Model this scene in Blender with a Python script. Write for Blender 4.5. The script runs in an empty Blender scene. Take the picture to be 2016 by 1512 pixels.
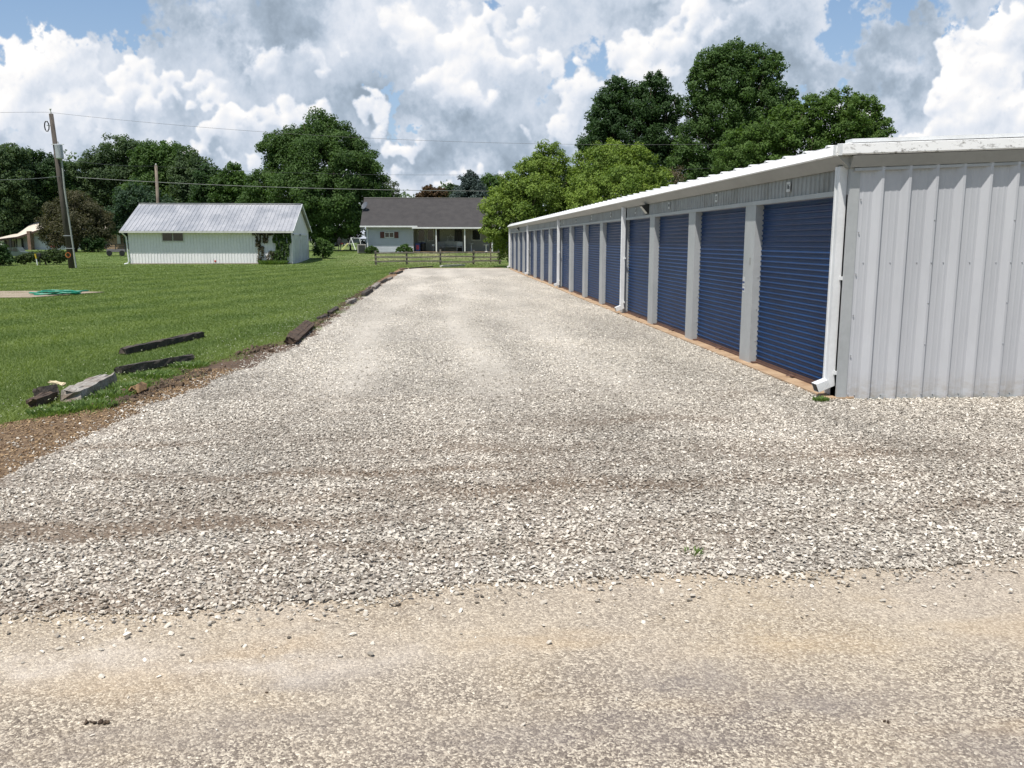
import bpy, math, random
import numpy as np
from mathutils import Vector, Matrix
rng = np.random.default_rng(11)
random.seed(5)
S = bpy.context.scene
COL = S.collection
PI = math.pi
# ------------------------------------------------------------------ camera geometry
F = 1676.0; H = 1.75
PIT = math.atan(281/F); YAW = math.atan(139/math.hypot(F, 281))
hd = np.array([math.sin(YAW), math.cos(YAW), 0.0]); rt = np.array([math.cos(YAW), -math.sin(YAW), 0.0])
zz = np.array([0, 0, 1.0])
fw = hd*math.cos(PIT) - zz*math.sin(PIT); up = hd*math.sin(PIT) + zz*math.cos(PIT)
def ray(px, py): return fw + rt*((px-1008)/F) + up*((756-py)/F)
def at(px, py, Y):            # the point seen at a photo position, standing at distance Y
    d = ray(px, py); return Vector(d*(Y/d[1])) + Vector((0, 0, H))
def G(px, py, z=0.0):         # the point of the level ground seen at a photo position
    d = ray(px, py); return Vector(d*((z-H)/d[2])) + Vector((0, 0, H))
def gz(x, y):                 # terrain height
    return np.interp(y, [-1e3, 64, 70, 76, 84, 110, 160, 260, 600], [0, 0, .08, .27, .64, .74, 1.0, 1.3, 2.0])
# ------------------------------------------------------------------ helpers
ORG = {}
def link(o, parent=None):
    COL.objects.link(o)
    if parent is not None: o.parent = parent
def root(name, label, cat, loc, group=None):
    o = bpy.data.objects.new(name, None); o.empty_display_size = .2
    o.location = loc; o['label'] = label; o['category'] = cat
    if group: o['group'] = group
    link(o); ORG[o.name] = Vector(loc); return o
def tag(o, label, cat, group=None, kind=None):
    if label: o['label'] = label
    if cat: o['category'] = cat
    if group: o['group'] = group
    if kind: o['kind'] = kind
    return o
class MB:
    def __init__(s): s.v = []; s.f = []
    def add(s, vs, fs):
        b = len(s.v); s.v += [tuple(p) for p in vs]; s.f += [tuple(b+i for i in f) for f in fs]; return s
    def box(s, x0, x1, y0, y1, z0, z1):
        if x0 > x1: x0, x1 = x1, x0
        if y0 > y1: y0, y1 = y1, y0
        return s.add([(x0,y0,z0),(x1,y0,z0),(x1,y1,z0),(x0,y1,z0),(x0,y0,z1),(x1,y0,z1),(x1,y1,z1),(x0,y1,z1)],
              [(3,2,1,0),(4,5,6,7),(0,1,5,4),(1,2,6,5),(2,3,7,6),(3,0,4,7)])
    def bar(s, a, b, w, h, upv=(0,0,1)):
        a = Vector(a); b = Vector(b); d = (b-a).normalized(); u = Vector(upv)
        r = d.cross(u)
        if r.length < 1e-4: r = d.cross(Vector((0,1,0)))
        r.normalize(); u = r.cross(d).normalized()
        vs = [p + r*i*w/2 + u*j*h/2 for p in (a, b) for i, j in ((-1,-1),(1,-1),(1,1),(-1,1))]
        return s.add(vs, [(3,2,1,0),(4,5,6,7),(0,1,5,4),(1,2,6,5),(2,3,7,6),(3,0,4,7)])
    def tube(s, pts, rad, n=8, cap=True):
        pts = [Vector(p) for p in pts]
        if not hasattr(rad, '__len__'): rad = [rad]*len(pts)
        vs = []; fs = []
        for i, p in enumerate(pts):
            d = (pts[min(i+1, len(pts)-1)] - pts[max(i-1, 0)]).normalized()
            r = d.cross(Vector((0,0,1)) if abs(d.z) < .9 else Vector((0,1,0))).normalized(); u = r.cross(d)
            for k in range(n):
                t = 2*PI*k/n; vs.append(p + (r*math.cos(t) + u*math.sin(t))*rad[i])
        for i in range(len(pts)-1):
            for k in range(n):
                fs.append((i*n+k, (i+1)*n+k, (i+1)*n+(k+1)%n, i*n+(k+1)%n))
        if cap: fs.append(tuple(range(n))); fs.append(tuple(range(len(pts)*n-1, (len(pts)-1)*n-1, -1)))
        return s.add(vs, fs)
    def ball(s, c, r, n=10, m=6, sc=(1,1,1)):
        vs = [(c[0], c[1], c[2]+r*sc[2])]; fs = []
        for j in range(1, m):
            ph = PI*j/m
            for k in range(n):
                t = 2*PI*k/n
                vs.append((c[0]+r*sc[0]*math.sin(ph)*math.cos(t), c[1]+r*sc[1]*math.sin(ph)*math.sin(t), c[2]+r*sc[2]*math.cos(ph)))
        vs.append((c[0], c[1], c[2]-r*sc[2])); L = len(vs)-1
        for k in range(n):
            fs.append((0, 1+k, 1+(k+1)%n)); fs.append((L, 1+(m-2)*n+(k+1)%n, 1+(m-2)*n+k))
            for j in range(m-2):
                a = 1+j*n
                fs.append((a+k, a+n+k, a+n+(k+1)%n, a+(k+1)%n))
        return s.add(vs, fs)
    def extrude(s, prof, a, b, caps=True):   # prof: list of 3-D offsets; swept from a to b
        a = Vector(a); b = Vector(b); n = len(prof)
        vs = [a+Vector(p) for p in prof] + [b+Vector(p) for p in prof]
        fs = [(i, (i+1) % n, n+(i+1) % n, n+i) for i in range(n)]
        if caps: fs += [tuple(range(n-1, -1, -1)), tuple(range(n, 2*n))]
        return s.add(vs, fs)
    def build(s, name, mat, parent=None, smooth=False, bevel=0, label=None):
        me = bpy.data.meshes.new(name)
        o = Vector((0,0,0)) if parent is None else ORG[parent.name]
        if parent is None:
            xs = np.array(s.v); o = Vector(((xs[:,0].min()+xs[:,0].max())/2, (xs[:,1].min()+xs[:,1].max())/2, xs[:,2].min()))
        me.from_pydata([(v[0]-o.x, v[1]-o.y, v[2]-o.z) for v in s.v], [], s.f)
        me.materials.append(mat); me.update()
        import bmesh
        bm = bmesh.new(); bm.from_mesh(me); bmesh.ops.recalc_face_normals(bm, faces=bm.faces); bm.to_mesh(me); bm.free()
        if smooth: me.polygons.foreach_set('use_smooth', [True]*len(me.polygons))
        ob = bpy.data.objects.new(name, me)
        if parent is None: ob.location = o
        link(ob, parent); ORG[ob.name] = o
        if bevel:
            m = ob.modifiers.new('b', 'BEVEL'); m.width = bevel; m.segments = 2; m.limit_method = 'ANGLE'; m.angle_limit = .6
        if label: ob['label'] = label
        return ob
def npmesh(name, V, Fc, mat, parent=None, tone=None, smooth=False):
    o = Vector((0,0,0)) if parent is None else ORG[parent.name]
    V = (np.asarray(V, dtype=np.float32) - np.array(o, dtype=np.float32)).astype(np.float32)
    me = bpy.data.meshes.new(name); n, k = Fc.shape
    me.vertices.add(len(V)); me.vertices.foreach_set('co', V.ravel())
    me.loops.add(n*k); me.loops.foreach_set('vertex_index', Fc.astype(np.int32).ravel())
    me.polygons.add(n); me.polygons.foreach_set('loop_start', np.arange(0, n*k, k, dtype=np.int32))
    me.polygons.foreach_set('loop_total', np.full(n, k, dtype=np.int32))
    me.polygons.foreach_set('use_smooth', np.full(n, smooth, dtype=bool))
    if tone is not None:
        a = me.attributes.new('tone', 'FLOAT', 'POINT'); a.data.foreach_set('value', tone.astype(np.float32))
    me.materials.append(mat); me.update(); me.validate()
    ob = bpy.data.objects.new(name, me); link(ob, parent); ORG[ob.name] = o
    return ob
# ------------------------------------------------------------------ node helpers
class NT:
    def __init__(s, tree): s.t = tree; s.n = tree.nodes; s.l = tree.links
    def node(s, ty, **kw):
        n = s.n.new(ty)
        for k, v in kw.items(): setattr(n, k, v)
        return n
    def put(s, sock, v):
        if hasattr(v, 'is_linked') or hasattr(v, 'links'): s.l.new(v, sock)
        elif v is not None: sock.default_value = v
    def m(s, op, a, b=None, c=None, clamp=False):
        n = s.node('ShaderNodeMath', operation=op, use_clamp=clamp)
        s.put(n.inputs[0], a)
        if b is not None: s.put(n.inputs[1], b)
        if c is not None: s.put(n.inputs[2], c)
        return n.outputs[0]
    def vm(s, op, a, b=None, out=0):
        n = s.node('ShaderNodeVectorMath', operation=op); s.put(n.inputs[0], a)
        if b is not None: s.put(n.inputs[1], b)
        return n.outputs[out]
    def noise(s, vec, scale, detail=4, rough=.55, dist=0, col=False):
        n = s.node('ShaderNodeTexNoise'); s.put(n.inputs['Vector'], vec)
        n.inputs['Scale'].default_value = scale; n.inputs['Detail'].default_value = detail
        n.inputs['Roughness'].default_value = rough; n.inputs['Distortion'].default_value = dist
        return n.outputs['Color' if col else 'Fac']
    def voro(s, vec, scale, feature='F1', out='Distance', rand=1):
        n = s.node('ShaderNodeTexVoronoi', feature=feature); s.put(n.inputs['Vector'], vec)
        n.inputs['Scale'].default_value = scale; n.inputs['Randomness'].default_value = rand
        return n.outputs[out]
    def map(s, v, a, b, c=0, d=1, smooth=False):
        n = s.node('ShaderNodeMapRange'); n.interpolation_type = 'SMOOTHSTEP' if smooth else 'LINEAR'
        s.put(n.inputs[0], v); n.inputs[1].default_value = a; n.inputs[2].default_value = b
        n.inputs[3].default_value = c; n.inputs[4].default_value = d; return n.outputs[0]
    def mix(s, f, a, b, blend='MIX'):
        n = s.node('ShaderNodeMix', data_type='RGBA', blend_type=blend)
        s.put(n.inputs[0], f)
        s.put(n.inputs[6], a if not isinstance(a, tuple) else (*a[:3], 1)); s.put(n.inputs[7], b if not isinstance(b, tuple) else (*b[:3], 1))
        return n.outputs[2]
    def ramp(s, f, stops):
        n = s.node('ShaderNodeValToRGB'); s.put(n.inputs[0], f); e = n.color_ramp.elements
        while len(e) < len(stops): e.new(.5)
        for el, (p, c) in zip(e, stops): el.position = p; el.color = (*c, 1)
        return n.outputs[0]
    def bump(s, h, strength, dist=.01, nrm=None):
        n = s.node('ShaderNodeBump'); s.put(n.inputs['Height'], h); n.inputs['Strength'].default_value = strength
        n.inputs['Distance'].default_value = dist
        if nrm: s.put(n.inputs['Normal'], nrm)
        return n.outputs[0]
def newmat(name):
    m = bpy.data.materials.new(name); m.use_nodes = True; t = NT(m.node_tree)
    b = m.node_tree.nodes['Principled BSDF']; return m, t, b
def coord(t, kind='Object'): return t.node('ShaderNodeTexCoord').outputs[kind]
def wpos(t): return t.node('ShaderNodeNewGeometry').outputs['Position']
def scaled(t, v, s):
    n = t.node('ShaderNodeMapping'); t.put(n.inputs[0], v); n.inputs['Scale'].default_value = s; return n.outputs[0]
def M(name, c, rough=.6, c2=None, nscale=3, lo=.4, hi=.65, metal=0, bump=0, bscale=40, spec=.5, stretch=(1,1,1), fine=.12):
    m, t, b = newmat(name); p = wpos(t); q = scaled(t, p, stretch)
    col = (*c, 1)
    f = t.map(t.noise(q, nscale, 6, .6), lo, hi)
    col = t.mix(f, c, c2 if c2 else tuple(x*.82 for x in c))
    g = t.map(t.noise(q, nscale*11, 3, .6), .3, .7, 1-fine, 1+fine)
    gc = t.node('ShaderNodeCombineColor'); [t.put(gc.inputs[i], g) for i in range(3)]
    col = t.mix(1.0, col, gc.outputs[0], 'MULTIPLY')
    t.put(b.inputs['Base Color'], col); b.inputs['Roughness'].default_value = rough
    b.inputs['Metallic'].default_value = metal; b.inputs['Specular IOR Level'].default_value = spec
    if bump: t.put(b.inputs['Normal'], t.bump(t.noise(q, bscale, 4), bump))
    return m
def leafmat(name, dark, light, trans=.35, nsc=.35):
    m, t, b = newmat(name)
    a = t.node('ShaderNodeAttribute'); a.attribute_name = 'tone'
    n = t.map(t.noise(wpos(t), nsc, 3), .35, .65)
    f = t.m('ADD', t.m('MULTIPLY', a.outputs['Fac'], .65), t.m('MULTIPLY', n, .35))
    col = t.mix(f, dark, light)
    t.put(b.inputs['Base Color'], col); b.inputs['Roughness'].default_value = .62; b.inputs['Specular IOR Level'].default_value = .3
    tr = t.node('ShaderNodeBsdfTranslucent'); t.put(tr.inputs[0], t.mix(1.0, col, (1.25, 1.3, .55), 'MULTIPLY'))
    mx = t.node('ShaderNodeMixShader'); mx.inputs[0].default_value = trans
    t.l.new(b.outputs[0], mx.inputs[1]); t.l.new(tr.outputs[0], mx.inputs[2])
    t.l.new(mx.outputs[0], t.n['Material Output'].inputs[0]); return m
# ------------------------------------------------------------------ materials
white = M('white_paint', (.74,.75,.76), .4, (.66,.67,.67), 2, fine=.04)
offwhite = M('offwhite', (.60,.60,.57), .6, (.5,.5,.46), 3)
dark = M('dark', (.02,.02,.022), .5)
black = M('black', (.012,.012,.013), .45)
galv = M('galvanised', (.42,.44,.46), .42, (.34,.36,.38), 2, metal=.3)
concrete = M('concrete', (.42,.30,.19), .9, (.30,.19,.11), 3, bump=.3)
padmat = M('pad', (.33,.27,.20), .9, (.24,.19,.13), 1.2, bump=.2)
rustbar = M('rust_bar', (.13,.07,.05), .65, (.09,.05,.04), 6)
oldwood = M('old_wood', (.30,.28,.25), .85, (.14,.10,.07), 3, stretch=(1,1,1), bump=.8, bscale=45, fine=.3)
tiewood = M('tie_wood', (.035,.031,.027), .9, (.085,.065,.05), 5, bump=1, bscale=35, fine=.35)
brownwood = M('brown_rot', (.050,.033,.024), .95, (.11,.072,.046), 7, bump=1, bscale=30, fine=.35)
fencewood = M('fence_wood', (.20,.18,.15), .9, (.10,.09,.075), 4, fine=.25)
bark = M('bark', (.10,.075,.055), .95, (.06,.045,.035), 3, bump=1, bscale=14, fine=.3)
polewood = M('pole_wood', (.095,.08,.068), .9, (.05,.042,.037), 1.5, stretch=(4,4,.6), bump=.6, fine=.25)
glass = M('window_glass', (.03,.035,.045), .08, (.02,.025,.03), 2, spec=.8)
maroon = M('maroon', (.11,.035,.03), .6)
shingle = M('shingle', (.052,.048,.047), .95, (.040,.037,.037), 1.5, bump=.5, bscale=60, fine=.2)
# ------------------------------------------------------------------ camera
cam = bpy.data.cameras.new('camera'); co = bpy.data.objects.new('camera', cam); COL.objects.link(co)
cam.sensor_width = 36; cam.lens = 36*F/2016; cam.clip_end = 3000; cam.clip_start = .05
co.location = (0, 0, H); co.rotation_euler = (PI/2-PIT, 0, -YAW); S.camera = co
def uv(px, py):
    a = (px-1008)/F; b = (756-py)/F; k = math.cos(PIT)+b*math.sin(PIT)
    return a/k, (b*math.cos(PIT)-math.sin(PIT))/k
# ------------------------------------------------------------------ the cloud field, computed over directions (u = right/forward, v = up/forward)
def cloud_field(SW=2300, SH=900, U0=-1.15, U1=1.15, V0=-.04, V1=.86):
    r_ = np.random.default_rng(21)
    us = np.linspace(U0, U1, SW); vs = np.linspace(V0, V1, SH); du = us[1]-us[0]
    UU, VV = np.meshgrid(us, vs)
    ky = np.fft.fftfreq(SH)[:, None]*SH; kx = np.fft.rfftfreq(SW)[None, :]*SH
    def blur(a, s):
        k2 = (kx/SH)**2+(ky/SH)**2; return np.fft.irfft2(np.fft.rfft2(a)*np.exp(-2*(PI*s)**2*k2), a.shape)
    def fbm(beta, kmin=2., ax=1., seed=0):
        q = np.random.default_rng(seed); k = np.sqrt((kx*ax)**2+ky**2); k[0, 0] = 1
        f = np.fft.rfft2(q.normal(0, 1, (SH, SW)))*np.where(k < kmin, 0, k**(-beta/2)); a = np.fft.irfft2(f, (SH, SW)); return a/a.std()
    def smooth(a, lo, hi):
        t = np.clip((a-lo)/(hi-lo), 0, 1); return t*t*(3-2*t)
    def warp(a, dx, dy):
        x = np.clip(np.arange(SW)[None, :]+dx, 0, SW-1.001); y = np.clip(np.arange(SH)[:, None]+dy, 0, SH-1.001)
        x0 = x.astype(int); y0 = y.astype(int); fx = x-x0; fy = y-y0
        return (a[y0, x0]*(1-fx)*(1-fy)+a[y0, x0+1]*fx*(1-fy)+a[y0+1, x0]*(1-fx)*fy+a[y0+1, x0+1]*fx*fy)
    wx = fbm(3.3, 4, 1, 1); wy = fbm(3.3, 4, 1, 2); w2x = fbm(3.0, 24, 1, 3); w2y = fbm(3.0, 24, 1, 4)
    def blobs(lst, wob):
        X = UU+wx*wob; Y = VV+wy*wob*.7; t = np.zeros_like(UU)
        for px, py, rx, ry, amp in lst:
            u0, v0 = uv(px, py); t += amp*np.exp(-((X-u0)/(rx/F))**2-((Y-v0)/(ry/F))**2)
        return t
    # soft grey sheet of stratocumulus
    T = fbm(3.6, 3, .75, 5); T2 = fbm(3.1, 7, .8, 6)
    lay = blobs([(480,10,240,60,-.26),(1560,125,210,55,-.24),(1835,130,95,60,-.20),(860,290,190,70,-.26),(40,270,110,55,-.20),(540,310,240,50,-.12),(1060,240,170,90,-.10),
        (1230,15,150,30,-.05),(1400,10,160,30,-.18),(600,160,60,70,-.05),(300,290,150,40,-.10),(860,60,150,80,.10),(650,60,100,60,.06),(1290,70,80,70,.08),(1740,280,200,50,.10),(1000,330,200,30,.05)], .030)
    br = .612+.05*T+.026*T2+lay*.95
    # holes of blue
    hole = blobs([(110,-5,200,62,1.25),(10,80,55,50,.75),(262,52,55,24,.75),(252,96,26,18,.7),(768,210,24,52,.9),(1165,145,70,42,.75),(1190,90,30,22,.4),(1722,32,72,52,1.1),(1864,78,26,36,.9),
        (1570,168,130,20,.65),(1985,3,70,20,.8),(505,98,35,18,.0),(985,10,50,16,.4),(20,195,40,40,.4),(-500,60,300,160,.8),(2500,60,260,160,.7)], .022)
    a_sheet = 1-smooth(hole+.13*fbm(3.5, 8, .9, 7), .26, .62)
    # cumulus heaps: recursive puffs make a height field
    Hh = np.zeros((SH, SW)); heaps = []
    def stamp(u, v, r, base):
        cx = (u-U0)/du; cy = (v-V0)/(vs[1]-vs[0]); R = r/du
        x0, x1 = int(max(0, cx-R)), int(min(SW, cx+R+2)); y0, y1 = int(max(0, cy-R)), int(min(SH, cy+R+2))
        if x1 <= x0 or y1 <= y0: return
        d2 = (np.arange(x0, x1)[None, :]-cx)**2+(np.arange(y0, y1)[:, None]-cy)**2
        h = base*R+np.sqrt(np.maximum(R*R-d2, 0)); h[d2 > R*R] = 0
        Hh[y0:y1, x0:x1] = np.maximum(Hh[y0:y1, x0:x1], h)
    B_ = np.zeros((SH, SW))
    cl = [(95,140,115,72,26,1),(20,190,50,45,9,.95),(165,205,85,42,14,.85),(250,150,60,34,9,.8),(370,175,95,38,14,.85),(300,215,70,34,9,.8),(440,235,60,34,9,.85),(540,215,70,30,9,.6),(680,112,14,26,5,1.05),(655,150,30,20,5,.8),
        (560,100,90,45,12,.55),(850,60,110,58,16,.8),(960,110,70,50,10,.6),(800,290,48,26,8,.95),(742,200,26,50,8,.8),(725,250,30,30,6,.7),(1080,120,75,30,9,.85),(1010,60,60,40,8,.55),(1260,90,60,60,9,.5),
        (1950,205,110,80,26,1.05),(1890,110,50,55,11,1.0),(1990,90,60,60,10,1.0),(1740,290,140,34,16,.85),(1690,230,50,30,7,.8),(1850,275,70,34,9,.95),(1980,300,80,40,9,1.0),(950,345,120,16,9,.75),(330,300,60,20,6,.5),(700,330,90,24,8,.55),
        (1420,70,120,50,10,.35),(620,240,90,40,10,.62),(900,170,90,50,12,.62),(1130,200,60,50,8,.6),(1300,140,80,60,8,.5),(30,110,50,40,8,1.0),(450,300,90,25,8,.6),(830,360,80,16,7,.8),(1100,270,60,30,6,.55),(1620,210,80,26,8,.7),(-200,220,200,80,22,.9),(2250,200,220,100,22,.95),(2400,320,200,60,12,.8),(-350,330,200,50,12,.7),(600,-120,200,60,12,.5),(1500,-150,250,80,14,.6),(1000,-250,300,80,14,.6)]
    for px, py, rx, ry, n, b in cl:
        for _ in range(n):
            a = r_.uniform(0, 2*PI); q = r_.uniform(0, 1)**.6; x = px+rx*q*math.cos(a); y = py+ry*q*math.sin(a)
            u, v = uv(x, y); r = min(rx, ry)*r_.uniform(.26, .62)/F*(1.05-.35*q); stamp(u, v, r, .5)
            for _ in range(9):
                a1 = r_.uniform(-.35*PI, 1.35*PI); u1 = u+r*.82*math.cos(a1); v1 = v+r*.82*math.sin(a1)*.9; r1 = r*r_.uniform(.28, .5); stamp(u1, v1, r1, r/r1*.55)
                for _ in range(6):
                    a2 = r_.uniform(0, 2*PI); u2 = u1+r1*.85*math.cos(a2); v2 = v1+r1*.85*math.sin(a2); r2 = r1*r_.uniform(.25, .5); stamp(u2, v2, r2, r/r2*.5)
    m = blobs([(px, py, rx*1.25, ry*1.25, b) for px, py, rx, ry, n, b in cl], .015); m = np.clip(m, 0, 1.08)
    Hw = warp(Hh, wx*5+w2x*2.2, wy*5+w2y*2.2)
    body = smooth(blur((Hw > 0).astype(float), 2.2)+.10*w2x, .35, .95)
    sh = np.zeros_like(Hw)
    for s, wgt in ((16, .55), (6, .50), (2.2, .34)):
        g = blur(Hw, s); gy, gx = np.gradient(g); nx_, ny_ = -gx, -gy; nz = 1/np.sqrt(1+nx_**2+ny_**2); sh += wgt*((-.42*nx_+.80*ny_)*nz)
    sh = np.tanh(sh*1.2)
    heap = .76+.26*sh+.03*T2
    heap = heap+.20*(m-.72)
    a = body*smooth(m+.08*T2, .14, .62)*.95
    mixb = br*(1-a)+heap*a
    alpha = np.clip(a_sheet+a*smooth(m, .55, .9)-0*a, 0, 1)
    soft = fbm(2.6, 12, .9, 9)*.006
    mixb = np.clip(mixb+soft, 0, 1.05)
    xs_ = [0, .30, .42, .56, .72, .88, 1.02]
    cols = np.array([(.20,.26,.33),(.29,.355,.435),(.375,.45,.545),(.53,.595,.69),(.71,.745,.81),(.87,.865,.87),(1.0,.975,.945)])
    rgb = np.stack([np.interp(mixb, xs_, cols[:, k]) for k in range(3)], -1)
    return np.concatenate([rgb, alpha[..., None]], -1).astype(np.float32)
# ------------------------------------------------------------------ light
sunv = Vector((-.28, -.34, 1.0)).normalized()
sl = bpy.data.lights.new('sun', 'SUN'); sl.energy = 5.0; sl.angle = math.radians(.53); sl.color = (1, .955, .89)
so = bpy.data.objects.new('sun', sl); so.rotation_euler = sunv.to_track_quat('Z', 'Y').to_euler(); COL.objects.link(so)
so.location = (0, 0, 30)
W = bpy.data.worlds.new('World'); S.world = W; W.use_nodes = True
w = NT(W.node_tree); bg = w.n['Background']
sky = w.node('ShaderNodeTexSky', sky_type='NISHITA'); sky.sun_disc = False
sky.sun_elevation = math.asin(sunv.z); sky.sun_rotation = math.atan2(sunv.x, sunv.y); sky.altitude = 200; sky.air_density = 1.1; sky.dust_density = 1.0
D = w.node('ShaderNodeTexCoord').outputs['Generated']
dv = w.vm('NORMALIZE', D)
uf = w.vm('DOT_PRODUCT', dv, tuple(hd), 1); ur = w.vm('DOT_PRODUCT', dv, tuple(rt), 1)
sp = w.node('ShaderNodeSeparateXYZ'); w.put(sp.inputs[0], dv)
ufc = w.m('MAXIMUM', uf, .08)
U = w.m('DIVIDE', ur, ufc); V_ = w.m('DIVIDE', sp.outputs[2], ufc)
front = w.map(uf, .05, .3)
CF = cloud_field(); SH_, SW_ = CF.shape[:2]
img = bpy.data.images.new('cloud_field', SW_, SH_, alpha=True, float_buffer=True); img.colorspace_settings.name = 'Non-Color'; img.alpha_mode = 'CHANNEL_PACKED'
img.pixels.foreach_set(CF.ravel()); img.update(); img.pack()
ti = w.node('ShaderNodeTexImage'); ti.image = img; ti.extension = 'EXTEND'; ti.interpolation = 'Linear'
cv = w.node('ShaderNodeCombineXYZ'); w.put(cv.inputs[0], w.map(U, -1.15, 1.15)); w.put(cv.inputs[1], w.map(V_, -.04, .86)); w.l.new(cv.outputs[0], ti.inputs[0])
fm_ = w.m('MULTIPLY', front, w.m('MULTIPLY', w.m('MULTIPLY', w.map(U, -1.15, -1.0), w.map(U, 1.15, 1.0)), w.map(V_, .86, .72)))
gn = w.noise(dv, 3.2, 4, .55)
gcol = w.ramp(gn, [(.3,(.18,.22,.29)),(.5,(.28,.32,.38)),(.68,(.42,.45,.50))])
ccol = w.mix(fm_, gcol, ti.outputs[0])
covm = w.node('ShaderNodeMix', data_type='FLOAT'); w.put(covm.inputs[0], fm_); w.put(covm.inputs[2], w.m('MULTIPLY', w.map(w.noise(dv, 2.1, 5, .6), .52, .62), .8)); w.put(covm.inputs[3], ti.outputs[1])
cov = covm.outputs[0]
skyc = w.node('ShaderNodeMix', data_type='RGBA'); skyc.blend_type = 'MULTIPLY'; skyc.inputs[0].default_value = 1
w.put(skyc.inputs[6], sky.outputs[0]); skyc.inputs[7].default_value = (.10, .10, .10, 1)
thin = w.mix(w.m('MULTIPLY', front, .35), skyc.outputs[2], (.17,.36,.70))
hz = w.m('MULTIPLY', front, w.map(V_, 0, .36, .62, 0))
thin = w.mix(hz, thin, (.50,.64,.80))
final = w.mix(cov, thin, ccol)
# below the horizon: plain ground-like tone
final = w.mix(w.map(sp.outputs[2], -.03, 0), (.16,.17,.12), final)
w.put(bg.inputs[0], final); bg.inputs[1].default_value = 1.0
S.view_settings.view_transform = 'Standard'; S.view_settings.look = 'None'; S.view_settings.exposure = .16; S.view_settings.gamma = 1
S.render.engine = 'CYCLES'
# ------------------------------------------------------------------ edges of the yard, read off the photo and laid on level ground
def curve(pts): 
    g = [G(a, b) for a, b in pts]; g.sort(key=lambda q: q.y); return np.array([q.x for q in g]), np.array([q.y for q in g])
GX, GY = curve([(795,533),(760,556),(700,597),(640,643),(600,674),(540,702),(480,728),(400,760),(337,785),(258,820),(179,862),(111,898),(60,926),(0,960),(-250,1060)])
LX, LY = curve([(780,533),(740,556),(690,588),(620,636),(560,668),(500,688),(440,706),(390,725),(310,755),(215,793),(130,812),(0,838),(-300,890)])
RXx, RYy = (lambda g: (np.array([q.x for q in g]), np.array([q.y for q in g])))([G(a, b) for a, b in [(-900,1290),(0,1222),(300,1205),(640,1172),(900,1156),(1200,1142),(1600,1118),(2016,1106),(2900,1080)]])
def wig(y, s): return .05*np.sin(y*3.1+s)+.035*np.sin(y*7.7+2*s)+.02*np.sin(y*17+s)
def xg(y): return np.interp(y, GY, GX) + wig(y, 1)
def xl(y): return np.interp(y, LY, LX) + wig(y, 4)
def yr(x): return np.interp(x, RXx, RYy) + .05*np.sin(x*2.3)+.03*np.sin(x*6.1+1)
YEND = G(900, 528).y
# ------------------------------------------------------------------ ground sheets
def rgbnoise(t, v, scale, detail, rough=.6): return t.noise(v, scale, detail, rough)
def grassmat(name):
    m, t, b = newmat(name); p = wpos(t)
    a = t.node('ShaderNodeAttribute'); a.attribute_name = 'tone'
    f = t.map(t.noise(p, .35, 5, .6), .35, .65)
    # mowing stripes: run from near-left to far-right like the mower went
    q = t.vm('DOT_PRODUCT', p, (.975, -.22, 0), 1)
    stp = t.m('SINE', t.m('ADD', t.m('MULTIPLY', q, 2.9), t.m('MULTIPLY', t.noise(p, .2, 3), 4)))
    fine = t.map(t.noise(p, 9, 5, .7), .3, .7)
    fac = t.m('ADD', t.m('MULTIPLY', f, .42), t.m('ADD', t.m('MULTIPLY', t.map(stp, -1, 1), .24), t.m('ADD', t.m('MULTIPLY', fine, .2), t.m('MULTIPLY', a.outputs['Fac'], .3))))
    col = t.ramp(fac, [(.12,(.060,.100,.024)),(.45,(.095,.145,.038)),(.8,(.15,.195,.062)),(1,(.25,.265,.115))])
    dry = t.map(t.noise(p, .11, 4, .6), .58, .72); col = t.mix(t.m('MULTIPLY', dry, .5), col, (.17,.18,.06))
    sx = t.node('ShaderNodeSeparateXYZ'); t.put(sx.inputs[0], p)   # bare worn turf near the fence
    fy = t.m('MULTIPLY', t.map(sx.outputs[1], 60, 68), t.map(sx.outputs[1], 92, 80))
    fx = t.map(sx.outputs[0], -9, -5)
    bare = t.m('MULTIPLY', t.m('MULTIPLY', fy, fx), t.map(t.noise(scaled(t, p, (.6, 1, 1)), .5, 4), .44, .6))
    col = t.mix(t.m('MULTIPLY', bare, .75), col, (.33,.29,.17))
    t.put(b.inputs['Base Color'], col); b.inputs['Roughness'].default_value = .8; b.inputs['Specular IOR Level'].default_value = .2
    t.put(b.inputs['Normal'], t.bump(t.noise(p, 30, 5, .7), .4, .03)); return m
grass = grassmat('grass')
xs = np.concatenate([np.arange(-300, -60, 12), np.arange(-60, 60, 1.0), np.arange(60, 301, 12)])
ys = np.concatenate([np.arange(-60, 0, 6), np.arange(0, 130, .75), np.arange(130, 700, 15)])
X, Y = np.meshgrid(xs, ys); Z = gz(X, Y)
nx = len(xs); ny = len(ys); idx = np.arange(nx*ny).reshape(ny, nx)
q = np.stack([idx[:-1,:-1], idx[:-1,1:], idx[1:,1:], idx[1:,:-1]], -1).reshape(-1, 4)
gr = npmesh('ground', np.stack([X, Y, Z-.012], -1).reshape(-1, 3), q, grass, None, np.full(nx*ny, .5), True); gr['kind'] = 'structure'
BANDS = [(-2.6,2.2,5.18,.03,.17,1.25),(-1.2,1.0,4.72,.02,.10,.45),(1.0,2.6,5.9,.02,.20,.55),(-1.0,2.2,6.35,.03,.12,.6),(.4,1.2,7.05,.0,.22,.55),(3.4,1.6,6.6,-.05,.2,.5),(1.7,1.5,8.1,.10,.16,.55),(-2.6,.9,7.4,.25,.12,.5),(-1.0,1.0,8.7,.05,.12,.4),(4.3,1.3,5.2,.0,.12,.45),(3.3,.35,9.4,.9,.35,.5),(-2.0,.8,3.95,.0,.15,.35)]
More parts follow.
